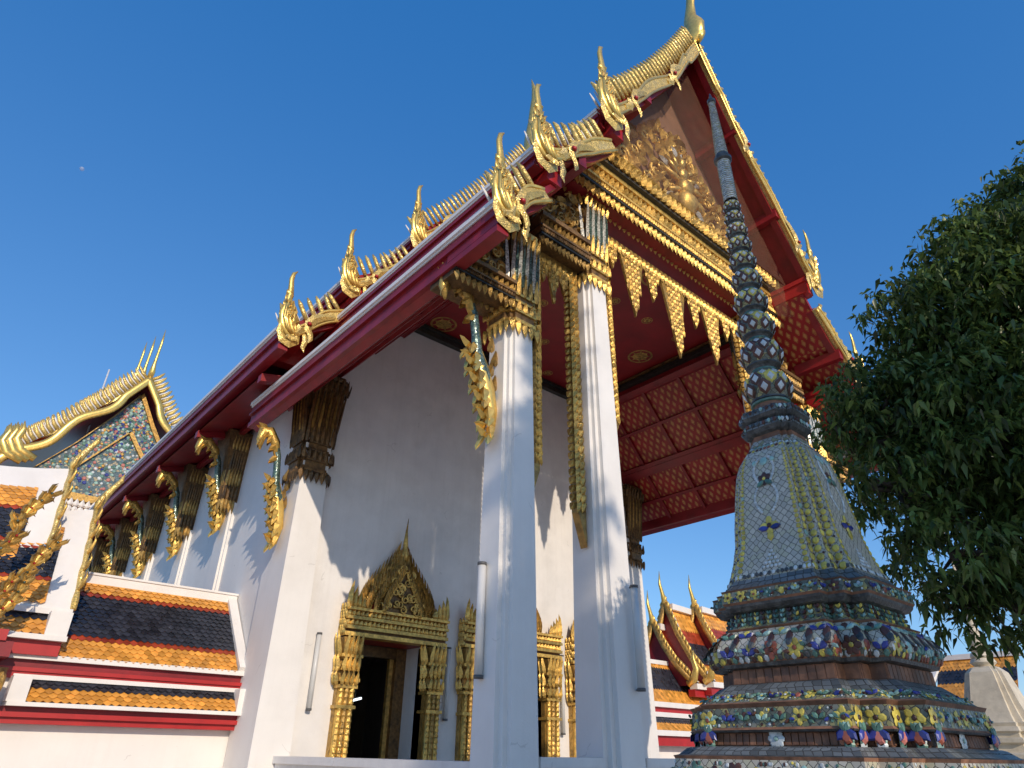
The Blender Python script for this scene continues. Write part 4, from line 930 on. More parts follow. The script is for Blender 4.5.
neck = LZ('neck', [(.222,2.0,'mosaic_fine'),(.200,2.05,'terracotta'),(.19,2.09,'slate'),(.225,2.105,'slate'),(.245,2.135,'mosaic_slate'),(.240,2.18,'slate'),(.212,2.195,'slate'),(.235,2.21,'slate'),(.255,2.235,'mosaic_slate'),(.245,2.285,'slate'),(.20,2.30,'slate'),(.15,2.31)])
mb = MB()
for wl, zl, wh, zh in ((.248,2.138,.243,2.178), (.257,2.24,.248,2.282)):
    for i, L, P, n, up, t in frames(wl,zl,wh,zh):
        m = max(1, int(L/.042))
        for q in range(m): petal(mb, P((q+.5)/m, .1), n, up, .042, .030, rg.choice(('petal_white','petal_mint','slate','petal_brown')))
cp('chip_ring', mb, neck)
# spire of lotus-bud rings
z = 2.31; r_ = .166; RD = None
mb = MB(); mb.lathe([(.140,z,'terracotta'),(.130,z+.055,'petal_green'),(.145,z+.06,'petal_green'),(.148,z+.075)], (CX, CY, 0), None, 24); cp('spire_ring', mb); z += .07
q_ = .905; h = (4.50-z)*(1-q_)/(1-q_**10)
for kk in range(10):
    mb = MB('mosaic_fine'); pf = [(r_*.72,z,'slate'),(r_*.88,z+h*.05,'slate'),(r_*.86,z+h*.10,'mosaic_green'),(r_*.97,z+h*.26,'mosaic_green'),(r_,z+h*.42,'mosaic_green'),(r_*.95,z+h*.60,'mosaic_green'),(r_*.78,z+h*.78,'mosaic_green'),(r_*.58,z+h*.90,'petal_green'),(r_*.58,z+h*.95,'slate'),(r_*.65,z+h)]
    mb.lathe(pf, (CX, CY, 0), None, 28); npt = 9
    for row, (zf, rf, L, off) in enumerate(((.10, .86, .42, 0.), (.36, .985, .40, .5), (.62, .93, .30, 0.))):
        for i in range(npt):
            a = 2*math.pi*(i+off)/npt; n = V(math.cos(a), math.sin(a), (-.42, .06, .75)[row]); p = V(CX+r_*rf*math.cos(a), CY+r_*rf*math.sin(a), z+h*zf); up = V(-math.cos(a)*(-.42, .06, .75)[row], -math.sin(a)*(-.42, .06, .75)[row], 1)
            petal(mb, p-unit(n)*.004, n, up, h*L, r_*.58, ('petal_brown' if row == 0 else rg.choice(('petal_yellow', 'petal_yellow', 'petal_brown')))); chip(mb, p+unit(up)*h*L*.5+unit(n)*.009, n, up, r_*.17, 'petal_white', 1.35, .25, 4)
    cp('lotus_bud_ring', mb); z += h; r_ *= q_; h *= q_
pf = [(.062,z,'slate')]
mb = MB(); zz = z
while zz < 5.0: pf += [(.060,zz+.004,'mosaic_fine'),(.064,zz+.012,'glass_white'),(.060,zz+.022,'glass_white')]; zz += .024
pf += [(.062,zz,'slate'),(.082,zz+.02,'slate'),(.084,zz+.05,'slate'),(.066,zz+.07,'slate'),(.062,zz+.1,'glass_white')]; zz += .1
while zz < 5.84: rr_ = .060-.030*(zz-5.1)/.75; pf += [(rr_-.003,zz+.004,'mosaic_fine'),(rr_+.002,zz+.012,'glass_white'),(rr_-.003,zz+.02,'glass_white')]; zz += .022
pf += [(.030,zz,'slate'),(.042,zz+.015,'slate'),(.042,zz+.045,'slate'),(.022,zz+.06,'slate'),(.008,zz+.14,'slate'),(.001,zz+.16)]
mb.lathe(pf, (CX, CY, 0), None, 20); cp('spire', mb)

# ================================================================ TILED ROOF PATCHES
def tiles(mb, P, nu, nv, rowmat, lift=.02):                # P(u, v) in metres across / up the slope -> point, plus unit axes
    for r in range(nv+1):
        for c in range(nu+1):
            u = (c+(.5 if r % 2 else 0))/nu; v = 1-(r/nv)
            if u > 1.001: continue
            o, U, W, n = P(min(u, 1), v); w = U; h = W
            l, q = (-1 if u > 0 else 0), (1 if u < .999 else 0)
            pts = [(l, 1.6, 0), (l, 0, .8), (l*.55, -.55, 1.), (0, -.95, 1.), (q*.55, -.55, 1.), (q, 0, .8), (q, 1.6, 0)]
            mb.add([o+w*a*.5+h*b*.62+n*lift*d for a, b, d in pts], [tuple(range(7))], rowmat(r))
def bands(nv, *seg):                                       # (rows, material) from the ridge down
    tab = []
    for k, m in seg: tab += [m]*k
    return lambda r: tab[min(r, len(tab)-1)]
def plane_tiles(mb, a, b, c, nu, nv, rowmat):              # a: lower left, b: lower right, c: upper left
    a, b, c = V(*a), V(*b), V(*c); n = unit(np.cross(b-a, c-a))
    def P(u, v): return a+(b-a)*u+(c-a)*v, (b-a)/nu, (c-a)/nv, n
    tiles(mb, P, nu, nv, rowmat)
    mb.quad([a-n*.01, b-n*.01, b+c-a-n*.01, c-n*.01], 'tile_rust')

# ================================================================ LEFT GALLERY
gal = thing('gallery', 'white gallery with orange and navy tiled roof butting the hall side wall', 'gallery', (2.0, 14.5, GZ))
def gp(name, mb, parent=None): return mb.build(name, parent or gal)
mb = MB('plaster'); mb.box((-14, 14.06, GZ), (5.35, 14.4, 1.22)); gp('wall', mb)
mb = MB('red_bright', 'red', 'white_trim')
for z0, z1, y, m in ((.31,.40,13.82,'red_bright'), (.40,.47,13.74,'red_bright'), (.47,.55,13.80,'red'), (.96,1.12,13.94,'red_bright'), (1.12,1.24,13.99,'red'), (1.06,1.12,13.90,'red_bright')): mb.box((-14, y, z0), (5.34, 14.1, z1), m)
mb.box((1.62, 13.62, .55), (5.34, 14.1, .61), 'white_trim'); mb.box((-14, 13.88, 1.24), (5.34, 14.3, 1.32), 'white_trim')
gp('fascia', mb)
mb = MB(); plane_tiles(mb, (1.85, 13.67, .63), (5.18, 13.67, .63), (1.85, 13.98, .97), 27, 5, bands(5, (3, 'tile_navy'), (3, 'tile_orange')))
mb.box((5.18, 13.64, .61), (5.34, 14.05, 1.0), 'white_trim'); mb.box((1.60, 13.64, .61), (1.86, 14.05, .98), 'white_trim'); mb.box((1.62, 13.92, .95), (5.32, 14.05, 1.02), 'white_trim'); gp('skirt_roof', mb)
mb = MB(); S0, S1 = (1.8, 13.92, 1.33), (1.8, 15.3, 2.82)
plane_tiles(mb, S0, (5.16, S0[1], S0[2]), S1, 28, 19, bands(19, (4, 'tile_orange'), (1, 'tile_rust'), (10, 'tile_navy'), (1, 'tile_rust'), (5, 'tile_orange')))
mb.box((1.8, 15.24, 2.76), (5.34, 15.5, 2.93), 'white_trim'); mb.box((1.8, 15.21, 2.93), (5.345, 15.53, 2.97), 'white_trim')
for t0, t1 in ((0,.2),(.2,.5),(.5,.8),(.8,1.)):
    f = lambda t: V(5.24+.03*(1-t)**2, S0[1]+(S1[1]-S0[1])*t-.06*(1-t)*t*2, S0[2]+(S1[2]-S0[2])*t-.10*math.sin(math.pi*t)*.3)
    mb.bar(f(t0), f(t1+.01), (.09,0,0), (0,-.05,.06), 'white_trim')
mb.add([(1.8, 15.4, 2.9), (5.3, 15.4, 2.9), (5.3, 17.0, 1.3), (1.8, 17.0, 1.3)], [(0,1,2,3)], 'tile_rust'); gp('roof', mb)

def gable_roof(prof, X, x0, zr0, skirt, name, lower=None):
    # tile slope ending at a white curb and gilded gable edge in the plane x = X; prof: (y, z) from apex to eave
    pr = [V(0, *p) for p in prof]; Lp = [0.]
    for a, b in zip(pr[:-1], pr[1:]): Lp.append(Lp[-1]+np.linalg.norm(b-a))
    def E(v): 
        s = (1-v)*Lp[-1]; i = min(len(Lp)-2, max(k for k in range(len(Lp)) if Lp[k] <= s+1e-9)); t = (s-Lp[i])/(Lp[i+1]-Lp[i]); return pr[i]+(pr[i+1]-pr[i])*t
    mb = MB(); ze = prof[-1][1]
    def S(x, v):                                           # ridge sinks away from the gable in a sag
        e = E(v); k = (X-x)/(X-x0); sag = (prof[0][1]-zr0)*v*(1-math.exp(-3.2*k)); return V(x, e[1], e[2]-sag)
    nx, nv = 12, 10; ins = .42
    for i in range(nx):
        for j in range(nv):
            xa, xb = x0+(X-.02-x0)*i/nx, x0+(X-.02-x0)*(i+1)/nx
            mb.quad([S(xa, j/nv), S(xb, j/nv), S(xb, (j+1)/nv), S(xa, (j+1)/nv)], 'white_trim')
    xt = X-ins; nu = int((xt-x0)/.125); nvt = int(Lp[-1]/.105)
    def P(u, v):
        x = x0+(xt-x0)*u; vv = .03+v*.72; o = S(x, vv); W = (S(x, vv+.02)-S(x, vv-.02))/.04*.72/nvt; U = V((xt-x0)/nu, 0, 0); n = unit(np.cross(U, W)); return o+n*.02, U, W, n
    tiles(mb, P, nu, nvt, bands(nvt, (6, 'tile_orange'), (1, 'tile_rust'), (8, 'tile_navy'), (1, 'tile_rust'), (9, 'tile_orange')))
    mb.box((x0, prof[-1][0]-.04, ze-.09), (X+.02, prof[-1][0]+.4, ze), 'white_trim')
    mb.box((x0, prof[-1][0]+.08, ze-.28), (X-.06, prof[-1][0]+.5, ze-.09), 'red_bright')
    b0 = [S(X-.02, j/nv) for j in range(nv+1)]
    mb.add([p for p in b0]+[V(p[0], 15.9, p[2]) for p in b0], [(j, j+1, nv+2+j, nv+1+j) for j in range(nv)], 'red')
    gp('roof', mb)
    mb = MB('gold', 'gold_bright', 'gold_pale'); pts = [E(v/12)+V(X+.02, 0, 0) for v in range(13)]
    mb.tube(pts, [.06+.015*math.sin(i*2.1) for i in range(13)], (1,0,0), .8, 8, 'gold_pale')
    for i in range(2, 13, 2): 
        p = pts[i]; mb.tube([p, p+V(.03,-.10,.10), p+V(.05,-.16,.24), p+V(.03,-.14,.33)], [.05,.055,.035,.006], (1,0,0), .6, 6, 'gold')
    a = pts[-1]
    mb.tube([a+V(0,.05,-.1), a+V(.02,-.02,.12), a+V(.10,.0,.34), a+V(.18,-.02,.50), a+V(.27,-.05,.66), a+V(.29,-.05,.80)], [.05,.085,.07,.055,.05,.01], (0,1,0), .8, 8, 'gold_pale')
    gp('gable_board', mb)
gable_roof([(15.2,4.85),(14.8,4.1),(14.45,3.0),(14.3,2.45)], 1.54, -4, 4.35, 0, 'upper')
gable_roof([(15.0,4.1),(14.55,3.3),(14.22,2.5),(14.05,2.08)], 2.15, -4, 3.5, 0, 'lower')
mb = MB(); plane_tiles(mb, (-4, 13.72, 1.62), (1.82, 13.72, 1.62), (-4, 13.98, 1.95), 46, 4, bands(4, (2, 'tile_navy'), (3, 'tile_orange')))
mb.box((1.82, 13.68, 1.54), (2.14, 14.1, 1.98), 'white_trim'); mb.box((-4, 13.66, 1.52), (2.16, 14.1, 1.60), 'white_trim'); mb.box((-4, 13.80, 1.30), (2.12, 14.1, 1.52), 'red_bright'); mb.box((-4, 13.90, 1.95), (2.12, 14.2, 2.04), 'white_trim'); gp('skirt_roof', mb)
def naga(pts, k, parent, name='naga_finial'):              # a long naga body bristling with flames
    mb = MB('gold_bright', 'gold', 'gold_pale', 'red_bright'); pts = [V(*p) for p in pts]; n = len(pts)
    mb.tube(pts, [k*(.7+.5*math.sin(i*1.7)) for i in range(n)], (0,1,0), .8, 8, 'gold')
    for i, p in [(i, pts[i]*(1-h_)+pts[i+1]*h_) for i in range(n-1) for h_ in (0, .5)]:
        d = unit(pts[i]-pts[i+1]); sd = unit(np.cross(d, (0,1,0)))
        for q in (-1, 1):
            mb.tube([p-d*k*.6, p+sd*q*k*.9+d*k*.4-V(0,.05,0), p+sd*q*k*1.5+d*k*1.7-V(0,.06,0), p+sd*q*k*1.2+d*k*3.2], [k*.5,k*.62,k*.42,k*.04], (0,1,0), .9, 4, 'gold_old' if (i+q) % 3 else 'gold', smooth=False)
            mb.leaf(p+sd*q*k*.4-V(0,k*.7,0), d+sd*q*.5, (0,-1,0), k*2.6, k*1.1, k*.5, q*.3, 'gold')
            mb.leaf(p+sd*q*k*.3-d*k-V(0,k*.3,0), sd*q+d*.4, (0,-1,0), k*1.9, k*.9, k*.4, -q*.5, 'gold_old')
        mb.tube([p-V(0,k*.8,0), p-V(0,k*1.15,0)], [k*.4, k*.15], None, 1, 8, 'red_bright' if i % 2 else 'glass_green')
    gp(name, mb, parent)
naga([(x_-.20, y_, z_) for x_, y_, z_ in [(1.40,13.2,3.72),(1.20,13.2,3.42),(1.08,13.2,3.18),(1.14,13.2,2.95),(1.00,13.2,2.72),(.80,13.2,2.6)]], .060, gal)
naga([(x_-.20, y_, z_) for x_, y_, z_ in [(1.72,13.2,2.95),(1.55,13.2,2.72),(1.45,13.2,2.42),(1.30,13.2,2.25),(1.20,13.2,1.95),(1.05,13.2,1.85)]], .055, gal)
naga([(x_-.20, y_, z_) for x_, y_, z_ in [(1.45,13.1,2.25),(1.38,13.1,1.95),(1.22,13.1,1.72),(1.12,13.1,1.45),(1.0,13.1,1.35)]], .055, gal)
mb = MB('gold_old', 'gold_dark'); mb.tube([(1.30,13.35,1.05),(1.30,13.4,.7),(1.40,13.6,.3)], [.17,.15,.09], None, 1, 8, 'gold_dark')
for i in range(16): mb.leaf((1.30+.10*math.sin(i*2), 13.22+.02*(i % 4), 1.02-.045*i), (.3*math.sin(i*1.3),-.1,-1), (0.3,-1,0), .28, .12, .06, .1, 'gold_old')
gp('carved_bracket', mb)
mb = MB('red', 'red_bright'); mb.box((-6, 13.35, 1.2), (1.42, 14.0, 1.42), 'red'); mb.box((-6, 13.3, 1.42), (1.30, 14.0, 1.58), 'red_bright'); gp('fascia', mb)

# ================================================================ HALL WITH BLUE MOSAIC GABLE, FAR BEHIND
BX, BY, BZ = 6.95, 44.0, 21.0
bh = thing('gabled_hall', 'distant hall with blue mosaic gable and golden gable boards', 'temple hall', (BX, BY, GZ))
def bp(name, mb): return mb.build(name, bh)
pf = [(0, 0), (1.3, -1.95), (3.1, -4.3), (5.1, -6.5), (5.9, -7.5)]
def brf(off, dz, y, y1, fins=True):
    for sg in (-1, 1):
        mb = MB('tile_orange', 'red', 'gold_pale', 'gold_bright', 'white_trim')
        P = [V(BX+sg*a, y, BZ+b+dz) for a, b in pf]
        for a, b in zip(P[:-1], P[1:]): mb.add([a, b, b+V(0,y1-y,0), a+V(0,y1-y,0)], [(0,1,2,3)], 'tile_orange'); mb.add([a-V(0,0,.25), b-V(0,0,.25), b+V(0,y1-y,-.25), a+V(0,y1-y,-.25)], [(0,1,2,3)], 'red')
        bp('roof_slope', mb); mb = MB('gold_pale', 'gold_bright', 'white_trim')
        L = plen(pf); n = 40; bd = []; 
        for i in range(n+1):
            q, t = at(pf, L*i/n); nn = (-t[1], t[0]); nn = nn if nn[1] > 0 else (-nn[0], -nn[1]); wv = (.22*math.sin(i/n*15) if i > 8 else 0)-.12
            bd.append((BX+sg*(q[0]+nn[0]*wv), y-.12, BZ+dz+q[1]+nn[1]*wv))
        mb.tube(bd, .24, (0,1,0), .4, 8, 'gold_bright')
        m = 30
        for i in range(m):
            q, t = at(pf, L*(i+.5)/m); nn = (-t[1], t[0]); nn = nn if nn[1] > 0 else (-nn[0], -nn[1])
            w = lambda a, b: (BX+sg*(q[0]+t[0]*a+nn[0]*b), y-.05, BZ+dz+q[1]+t[1]*a+nn[1]*b)
            mb.tube([w(0,.1), w(-.05,.5), w(-.18,.85), w(-.26,1.0)], [.10,.12,.08,.02], (0,1,0), .7, 6, 'gold_pale'); mb.tube([w(.14,.1), w(.12,.6), w(.05,.8)], [.05,.05,.02], (0,1,0), .7, 5, 'white_trim')
        for q in range(3):
            e = (BX+sg*(5.2+.28*q), BZ-6.6+dz-.15*q); mb.tube([(e[0]-sg*.9, y-.1, e[1]-.3), (e[0]-sg*.1, y-.15, e[1]), (e[0]+sg*.25, y-.15, e[1]+.6), (e[0]+sg*.1, y-.15, e[1]+1.2), (e[0]+sg*.2, y-.15, e[1]+1.7)], [.2,.26,.2,.14,.02], (0,1,0), .6, 8, 'gold_bright')
        bp('gable_board', mb)
brf(0, 0, BY, BY+14); brf(0, .95, BY+3.0, BY+12.5); brf(0, 1.9, BY+6.0, BY+11)
for k in range(3):
    mb = MB('gold_bright'); o = V(BX, BY-.1+3.0*k, BZ+.1+.95*k)
    mb.tube([o+V(0,.3,-.2), o+V(0,-.05,.3), o+V(0,0,1.0), o+V(0,-.1,1.7), o+V(0,-.25,2.4), o+V(0,-.2,3.5)], [.22,.24,.13,.10,.11,.01], (1,0,0), .8, 8, 'gold_bright'); bp('ridge_finial', mb)
mb = MB('pediment_mosaic', 'gold_old', 'red'); fp = [(a*.86, b-.9) for a, b in pf]
mb.extrude([(-a, b) for a, b in fp]+[(a, b) for a, b in fp[::-1][:-1]], (BX, BY+.9, BZ), (1,0,0), (0,0,1), (0,.3,0), 'pediment_mosaic')
for sg in (-1, 1):
    mb.bar((BX+sg*2.7, BY+.8, BZ-7.2), (BX, BY+.8, BZ-3.6), (.10,0,.06), (0,.1,0), 'gold_old')
    for a, b in zip(fp[:-1], fp[1:]): mb.bar((BX+sg*a[0], BY+.8, BZ+a[1]), (BX+sg*b[0], BY+.8, BZ+b[1]), (.09,0,.09), (0,.1,0), 'gold_old')
for i in range(900):
    z = rg.uniform(-8.2, -1.4); w = float(np.interp(-z, [-b for a, b in fp], [a for a, b in fp]))-.15
    if w <= 0: continue
    x = rg.uniform(-w, w); chip(mb, (BX+x, BY+.885, BZ+z), (0,-1,0), (0,0,1), rg.uniform(.06,.13), rg.choice(('petal_white', 'petal_mint', 'petal_green', 'petal_mint', 'petal_green', 'petal_pink', 'gold_old', 'petal_blue')), 1, .3, 6)
bp('pediment', mb)
mb = MB('gold_old', 'white_trim', 'red', 'tile_orange', 'tile_green', 'plaster')
mb.box((BX-5.6, BY+.5, BZ-8.5), (BX+5.6, BY+1.2, BZ-8.1), 'gold_old'); mb.box((BX-5.6, BY+.35, BZ-8.9), (BX+5.6, BY+1.2, BZ-8.7), 'white_trim')
petals(mb, (BX-5.6, BY+.3, BZ-8.9), (BX+5.6, BY+.3, BZ-8.9), (0,-1,0), (0,-.1,1), 38, .42, .3, 'white_trim', .1); petals(mb, (BX-5.6, BY+.3, BZ-8.95), (BX+5.6, BY+.3, BZ-8.95), (0,-1,0), (0,0,-1), 38, .5, .3, 'white_trim', .1)
bp('cornice', mb)
mb = MB(); plane_tiles(mb, (BX-7, BY-1.8, BZ-10.9), (BX+7, BY-1.8, BZ-10.9), (BX-7, BY+.3, BZ-9.5), 60, 8, bands(8, (5, 'tile_orange'), (4, 'tile_green')))
mb.box((BX-7, BY-1.9, BZ-11.15), (BX+7, BY+.2, BZ-10.92), 'white_trim'); mb.box((BX-7, BY-1.7, BZ-11.6), (BX+7, BY+.2, BZ-11.15), 'red_bright'); bp('skirt_roof', mb)
mb = MB('plaster'); mb.box((BX-5.5, BY+1, GZ), (BX+5.5, BY+13, BZ-8.4)); mb.box((BX-6.3, BY-1.2, GZ), (BX+6.3, BY+1, BZ-11.6)); bp('wall', mb)
mb = MB('metal_pale'); mb.tube([(4.9,46.5,GZ), (4.9,46.5,19.2), (4.9,46.5,21.9)], [.09,.06,.05], None, 1, 8); tag(mb.build('lightning_rod', None, (4.9,46.5,GZ)), 'thin white pole sticking up behind the blue mosaic gable', 'pole')

# ================================================================ RIGHT-HAND GALLERIES
rgal = thing('gallery', 'far gallery with stepped golden gable ends seen between porch and chedi', 'gallery', (29, 21, GZ))
def rp(name, mb): return mb.build(name, rgal)
def far_roof(X, x1, ya, za, ye, ze, zr, nu):
    # gable end in the plane x = X, ridge along +X; slope descends towards -y
    mb = MB(); pr = [(ya, za), (ya-(ya-ye)*.30, za-(za-ze)*.42), (ya-(ya-ye)*.62, za-(za-ze)*.74), (ye, ze)]
    for (a, b), (c, d), m, r0 in zip(pr[:-1], pr[1:], ('A', 'B', 'C'), (0, 1, 2)):
        sag0, sag1 = (za-zr)*(1-r0/3), (za-zr)*(1-(r0+1)/3)
        plane_tiles(mb, (X+.5, c, d-sag1*.6), (x1, c, d-sag1*.6), (X+.5, a, b-sag0*.6), nu, 6, (bands(6, (4, 'tile_orange'), (2, 'tile_rust')), bands(6, (7, 'tile_navy')), bands(6, (1, 'tile_rust'), (6, 'tile_orange')))[r0])
        mb.add([(X, a, b+.05), (X+.55, a, b-sag0*.5+.05), (X+.55, c, d-sag1*.5+.05), (X, c, d+.05)], [(0,1,2,3)], 'white_trim')
        mb.add([(X+.05, a, b-.1), (X+.05, c, d-.1), (X+.05, 2*ya-c, d-.1), (X+.05, 2*ya-a, b-.1)], [(0,1,2,3)], 'red')
        mb.add([(X, 2*ya-a, b+.05), (x1, 2*ya-a, b-.2), (x1, 2*ya-c, d), (X, 2*ya-c, d+.05)], [(0,1,2,3)], 'tile_orange')
    mb.bar((X+.4, ya, za-.05), (x1, ya, zr+.1), (0,.14,0), (0,0,.14), 'white_trim'); mb.box((X+.2, ye-.1, ze-.25), (x1, ye+.3, ze-.02), 'white_trim')
    mb.box((X+.2, ye+.05, ze-.55), (x1, ye+.4, ze-.25), 'red_bright'); rp('roof', mb)
    for sg in (1, -1):
        mb = MB('gold', 'gold_bright', 'gold_old'); Q = [V(X-.05, ya+(p[0]-ya)*sg, p[1]+.05) for p in pr]
        mb.tube(Q, .14, (1,0,0), .8, 8, 'gold_old')
        for a, b in zip(Q[:-1], Q[1:]):
            for i in range(5):
                p = a+(b-a)*i/5; mb.tube([p, p+V(0,-.08*sg,.25), p+V(0,.02*sg,.5)], [.1,.09,.01], (1,0,0), .7, 6, 'gold')
        e = Q[-1]; mb.tube([e+V(0,.2*sg,-.1), e+V(0,-.15*sg,.1), e+V(0,-.3*sg,.5), e+V(0,-.18*sg,.95), e+V(0,-.28*sg,1.3)], [.16,.2,.15,.1,.01], (1,0,0), .7, 8, 'gold_bright')
        rp('gable_board', mb)
    mb = MB('gold_bright'); o = V(X-.05, ya, za); mb.tube([o+V(.3,0,-.1), o+V(0,0,.1), o+V(-.1,0,.5), o+V(-.25,0,.95), o+V(-.2,0,1.6)], [.1,.16,.11,.08,.01], (0,1,0), .8, 8, 'gold_bright'); rp('ridge_finial', mb)
far_roof(27.6, 40, 21.2, 5.6, 19.3, 2.9, 4.9, 60)
far_roof(28.3, 40, 20.9, 6.6, 18.9, 3.0, 5.9, 60)
far_roof(30.4, 42, 20.6, 6.7, 18.9, 3.7, 6.1, 60)
mb = MB()
for (y0, z0, y1, z1, rows) in ((19.6,2.05,20.6,3.7,12), (19.1,.95,19.55,1.45,5)):
    plane_tiles(mb, (22, y0, z0), (34, y0, z0), (22, y1, z1), 70, rows, bands(rows, (2, 'tile_orange'), (rows-5, 'tile_navy'), (4, 'tile_orange')) if rows > 8 else bands(rows, (3, 'tile_navy'), (4, 'tile_orange')))
    mb.box((22, y0-.1, z0-.22), (34, y0+.4, z0-.02), 'white_trim'); mb.box((22, y0+.08, z0-.58), (34, y0+.5, z0-.22), 'red_bright'); mb.box((22, y1-.05, z1), (34, y1+.3, z1+.18), 'white_trim')
rp('skirt_roof', mb)
mb = MB('plaster'); mb.box((22, 19.7, GZ), (42, 21.6, 2.0)); rp('wall', mb)

g2 = thing('gallery', 'small orange and navy tiled gallery showing right of the mosaic chedi', 'gallery', (33.5, 10.3, GZ))
mb = MB()
def P4(y, z, x): return V(x, y, z)
def side_tiles(mb, ya, yb, x0, z0, x1, z1, nu, nv, rm):    # slope facing -x
    a, b, c = V(x0, yb, z0), V(x0, ya, z0), V(x1, yb, z1); n = unit(np.cross(b-a, c-a)); 
    tiles(mb, lambda u, v: (a+(b-a)*u+(c-a)*v, (b-a)/nu, (c-a)/nv, n), nu, nv, rm); mb.quad([a-n*.02, b-n*.02, b+c-a-n*.02, c-n*.02], 'tile_rust')
side_tiles(mb, 8.4, 11.3, 33.0, 2.15, 34.4, 3.75, 20, 12, bands(12, (4, 'tile_orange'), (4, 'tile_navy'), (6, 'tile_orange')))
mb.box((32.9, 8.2, 1.95), (33.3, 11.6, 2.13), 'white_trim'); mb.box((34.3, 8.2, 3.75), (34.7, 11.5, 3.95), 'white_trim'); mb.box((33.1, 8.2, 1.5), (33.5, 11.5, 1.95), 'red_bright')
for i in range(8):
    t = i/8; p = V(34.4-1.5*t, 11.35+.9*t*t, 3.85-1.9*t); q = V(34.4-1.5*(t+.14), 11.35+.9*(t+.14)**2, 3.85-1.9*(t+.14)); mb.bar(p, q, (0,.16,0), (0,0,.12), 'white_trim')
side_tiles(mb, 7.0, 8.2, 33.2, 1.5, 34.2, 3.1, 8, 10, bands(10, (3, 'tile_orange'), (4, 'tile_navy'), (5, 'tile_orange')))
mb.build('roof', g2)
mb = MB('plaster', 'petal_red'); mb.box((33.3, 6.0, GZ), (35, 11.5, 1.6), 'plaster'); mb.box((33.1, 5.2, GZ), (33.6, 6.6, 2.6), 'red_bright'); mb.build('wall', g2)

fc = thing('chedi', 'small cream chedi far off under the tree branches', 'chedi', (21.15, 5.92, GZ))
mb = MB('cream'); X0, Y0 = 21.15, 5.92
mb.lathe([(1.5,GZ),(1.5,-.6),(1.3,-.5),(1.2,.0),(1.28,.06),(1.28,.14),(1.05,.2),(1.02,.34),(1.14,.38),(1.14,.46),(.98,.5),(.98,.58),(1.06,.62),(1.0,.72)], (X0, Y0, 0), RED, smooth=False, sx=.86, sy=.86); mb.build('base', fc)
mb = MB('cream'); mb.lathe([(.92,.72),(.94,.80),(.86,.82),(.76,1.02),(.66,1.3),(.56,1.65),(.47,1.95),(.32,2.08)], (X0, Y0, 0), RED, smooth=False, sx=.88, sy=.88); mb.build('bell', fc)
mb = MB('cream'); pf2 = [(.3,2.08)]; z = 2.10; r0 = .30
for i in range(12): pf2 += [(r0*.7,z),(r0,z+.09),(r0*.85,z+.18)]; z += .15; r0 *= .86
pf2 += [(.05,z+.1),(.03,z+1.6),(.002,z+1.9)]; mb.lathe(pf2, (X0, Y0, 0), None, 16); mb.build('spire', fc)

# ================================================================ MOON
mb = MB('moon')
M['moon'] = mat('moon', (.55, .58, .62), .9, var=.3, vs=.03)
_t = M['moon'].node_tree; _tr = _t.nodes.new('ShaderNodeBsdfTransparent'); _mx = _t.nodes.new('ShaderNodeMixShader'); _mx.inputs[0].default_value = .34   # seen faintly through the daylight air
_t.links.new(_tr.outputs[0], _mx.inputs[1]); _t.links.new(_t.nodes['Principled BSDF'].outputs[0], _mx.inputs[2]); _t.links.new(_mx.outputs[0], _t.nodes['Material Output'].inputs[0])
mc = V(-.0190, .9998, .7796)*6000; n = 20; pf3 = [(20*math.sin(math.pi*i/n), -20*math.cos(math.pi*i/n)) for i in range(n+1)]
mb.lathe([(max(a, .01), b) for a, b in pf3], mc, None, 24); mo = mb.build('moon', None, tuple(mc)); tag(mo, 'pale daytime moon low contrast in the blue sky', 'moon')

# ================================================================ TUBE LAMPS
def lamp(x, y, z0, z1, ax, label, r=.048):                 # ax: direction away from the surface
    t = thing('tube_lamp', label, 'lamp', (x, y, z0), 'tube lamps on the columns and walls'); a = V(*ax)
    mb = MB('lamp_plastic'); c = V(x, y, 0)+a*.09; mb.tube([c+V(0,0,z0+.03), c+V(0,0,z1-.03)], r, None, 1, 12); mb.build('diffuser', t)
    for z in (z0, z1-.04): m2 = MB('lamp_cap'); m2.tube([c+V(0,0,z), c+V(0,0,z+.04)], r*1.12, None, 1, 12); m2.bar(V(x, y, z+.02), c+V(0,0,z+.02), (.015,.015,0), (0,0,.012)); m2.build('end_cap', t)
    return t
lamp(5.635, 6.98, .80, 2.22, (-1,0,0), 'tube lamp on the left white porch column', .055)
lamp(8.03, 6.555, .78, 2.22, (0,-1,0), 'tube lamp on the thick white column nearest the chedi', .055)
lamp(6.30, YW, .66, 2.05, (0,-1,0), 'sunlit tube lamp on the wall left of the open doorway')
lamp(9.47, YW, .60, 2.08, (0,-1,0), 'shaded tube lamp on the wall right of the open doorway')
lamp(13.05, YW, .42, 2.24, (0,-1,0), 'sunlit tube lamp on the wall between the two porch columns')
t = thing('ceiling_lamp', 'lit white tube lamp glowing inside the dark doorway', 'lamp', (10.05, 18, 1.2))
mb = MB('lit_tube'); mb.tube([(9.86,18,1.19),(10.22,18,1.285)], .028, None, 1, 8); mb.build('tube', t)
mb = MB('lamp_cap'); mb.bar((9.84,18.03,1.22),(10.24,18.03,1.325),(0,.02,0),(0,0,.02)); mb.build('housing', t)
mb = MB('lamp_cap'); mb.tube([(10.04,18.03,1.3),(10.04,18.03,9.9)], .012, None, 1, 6); mb.build('cord', t)

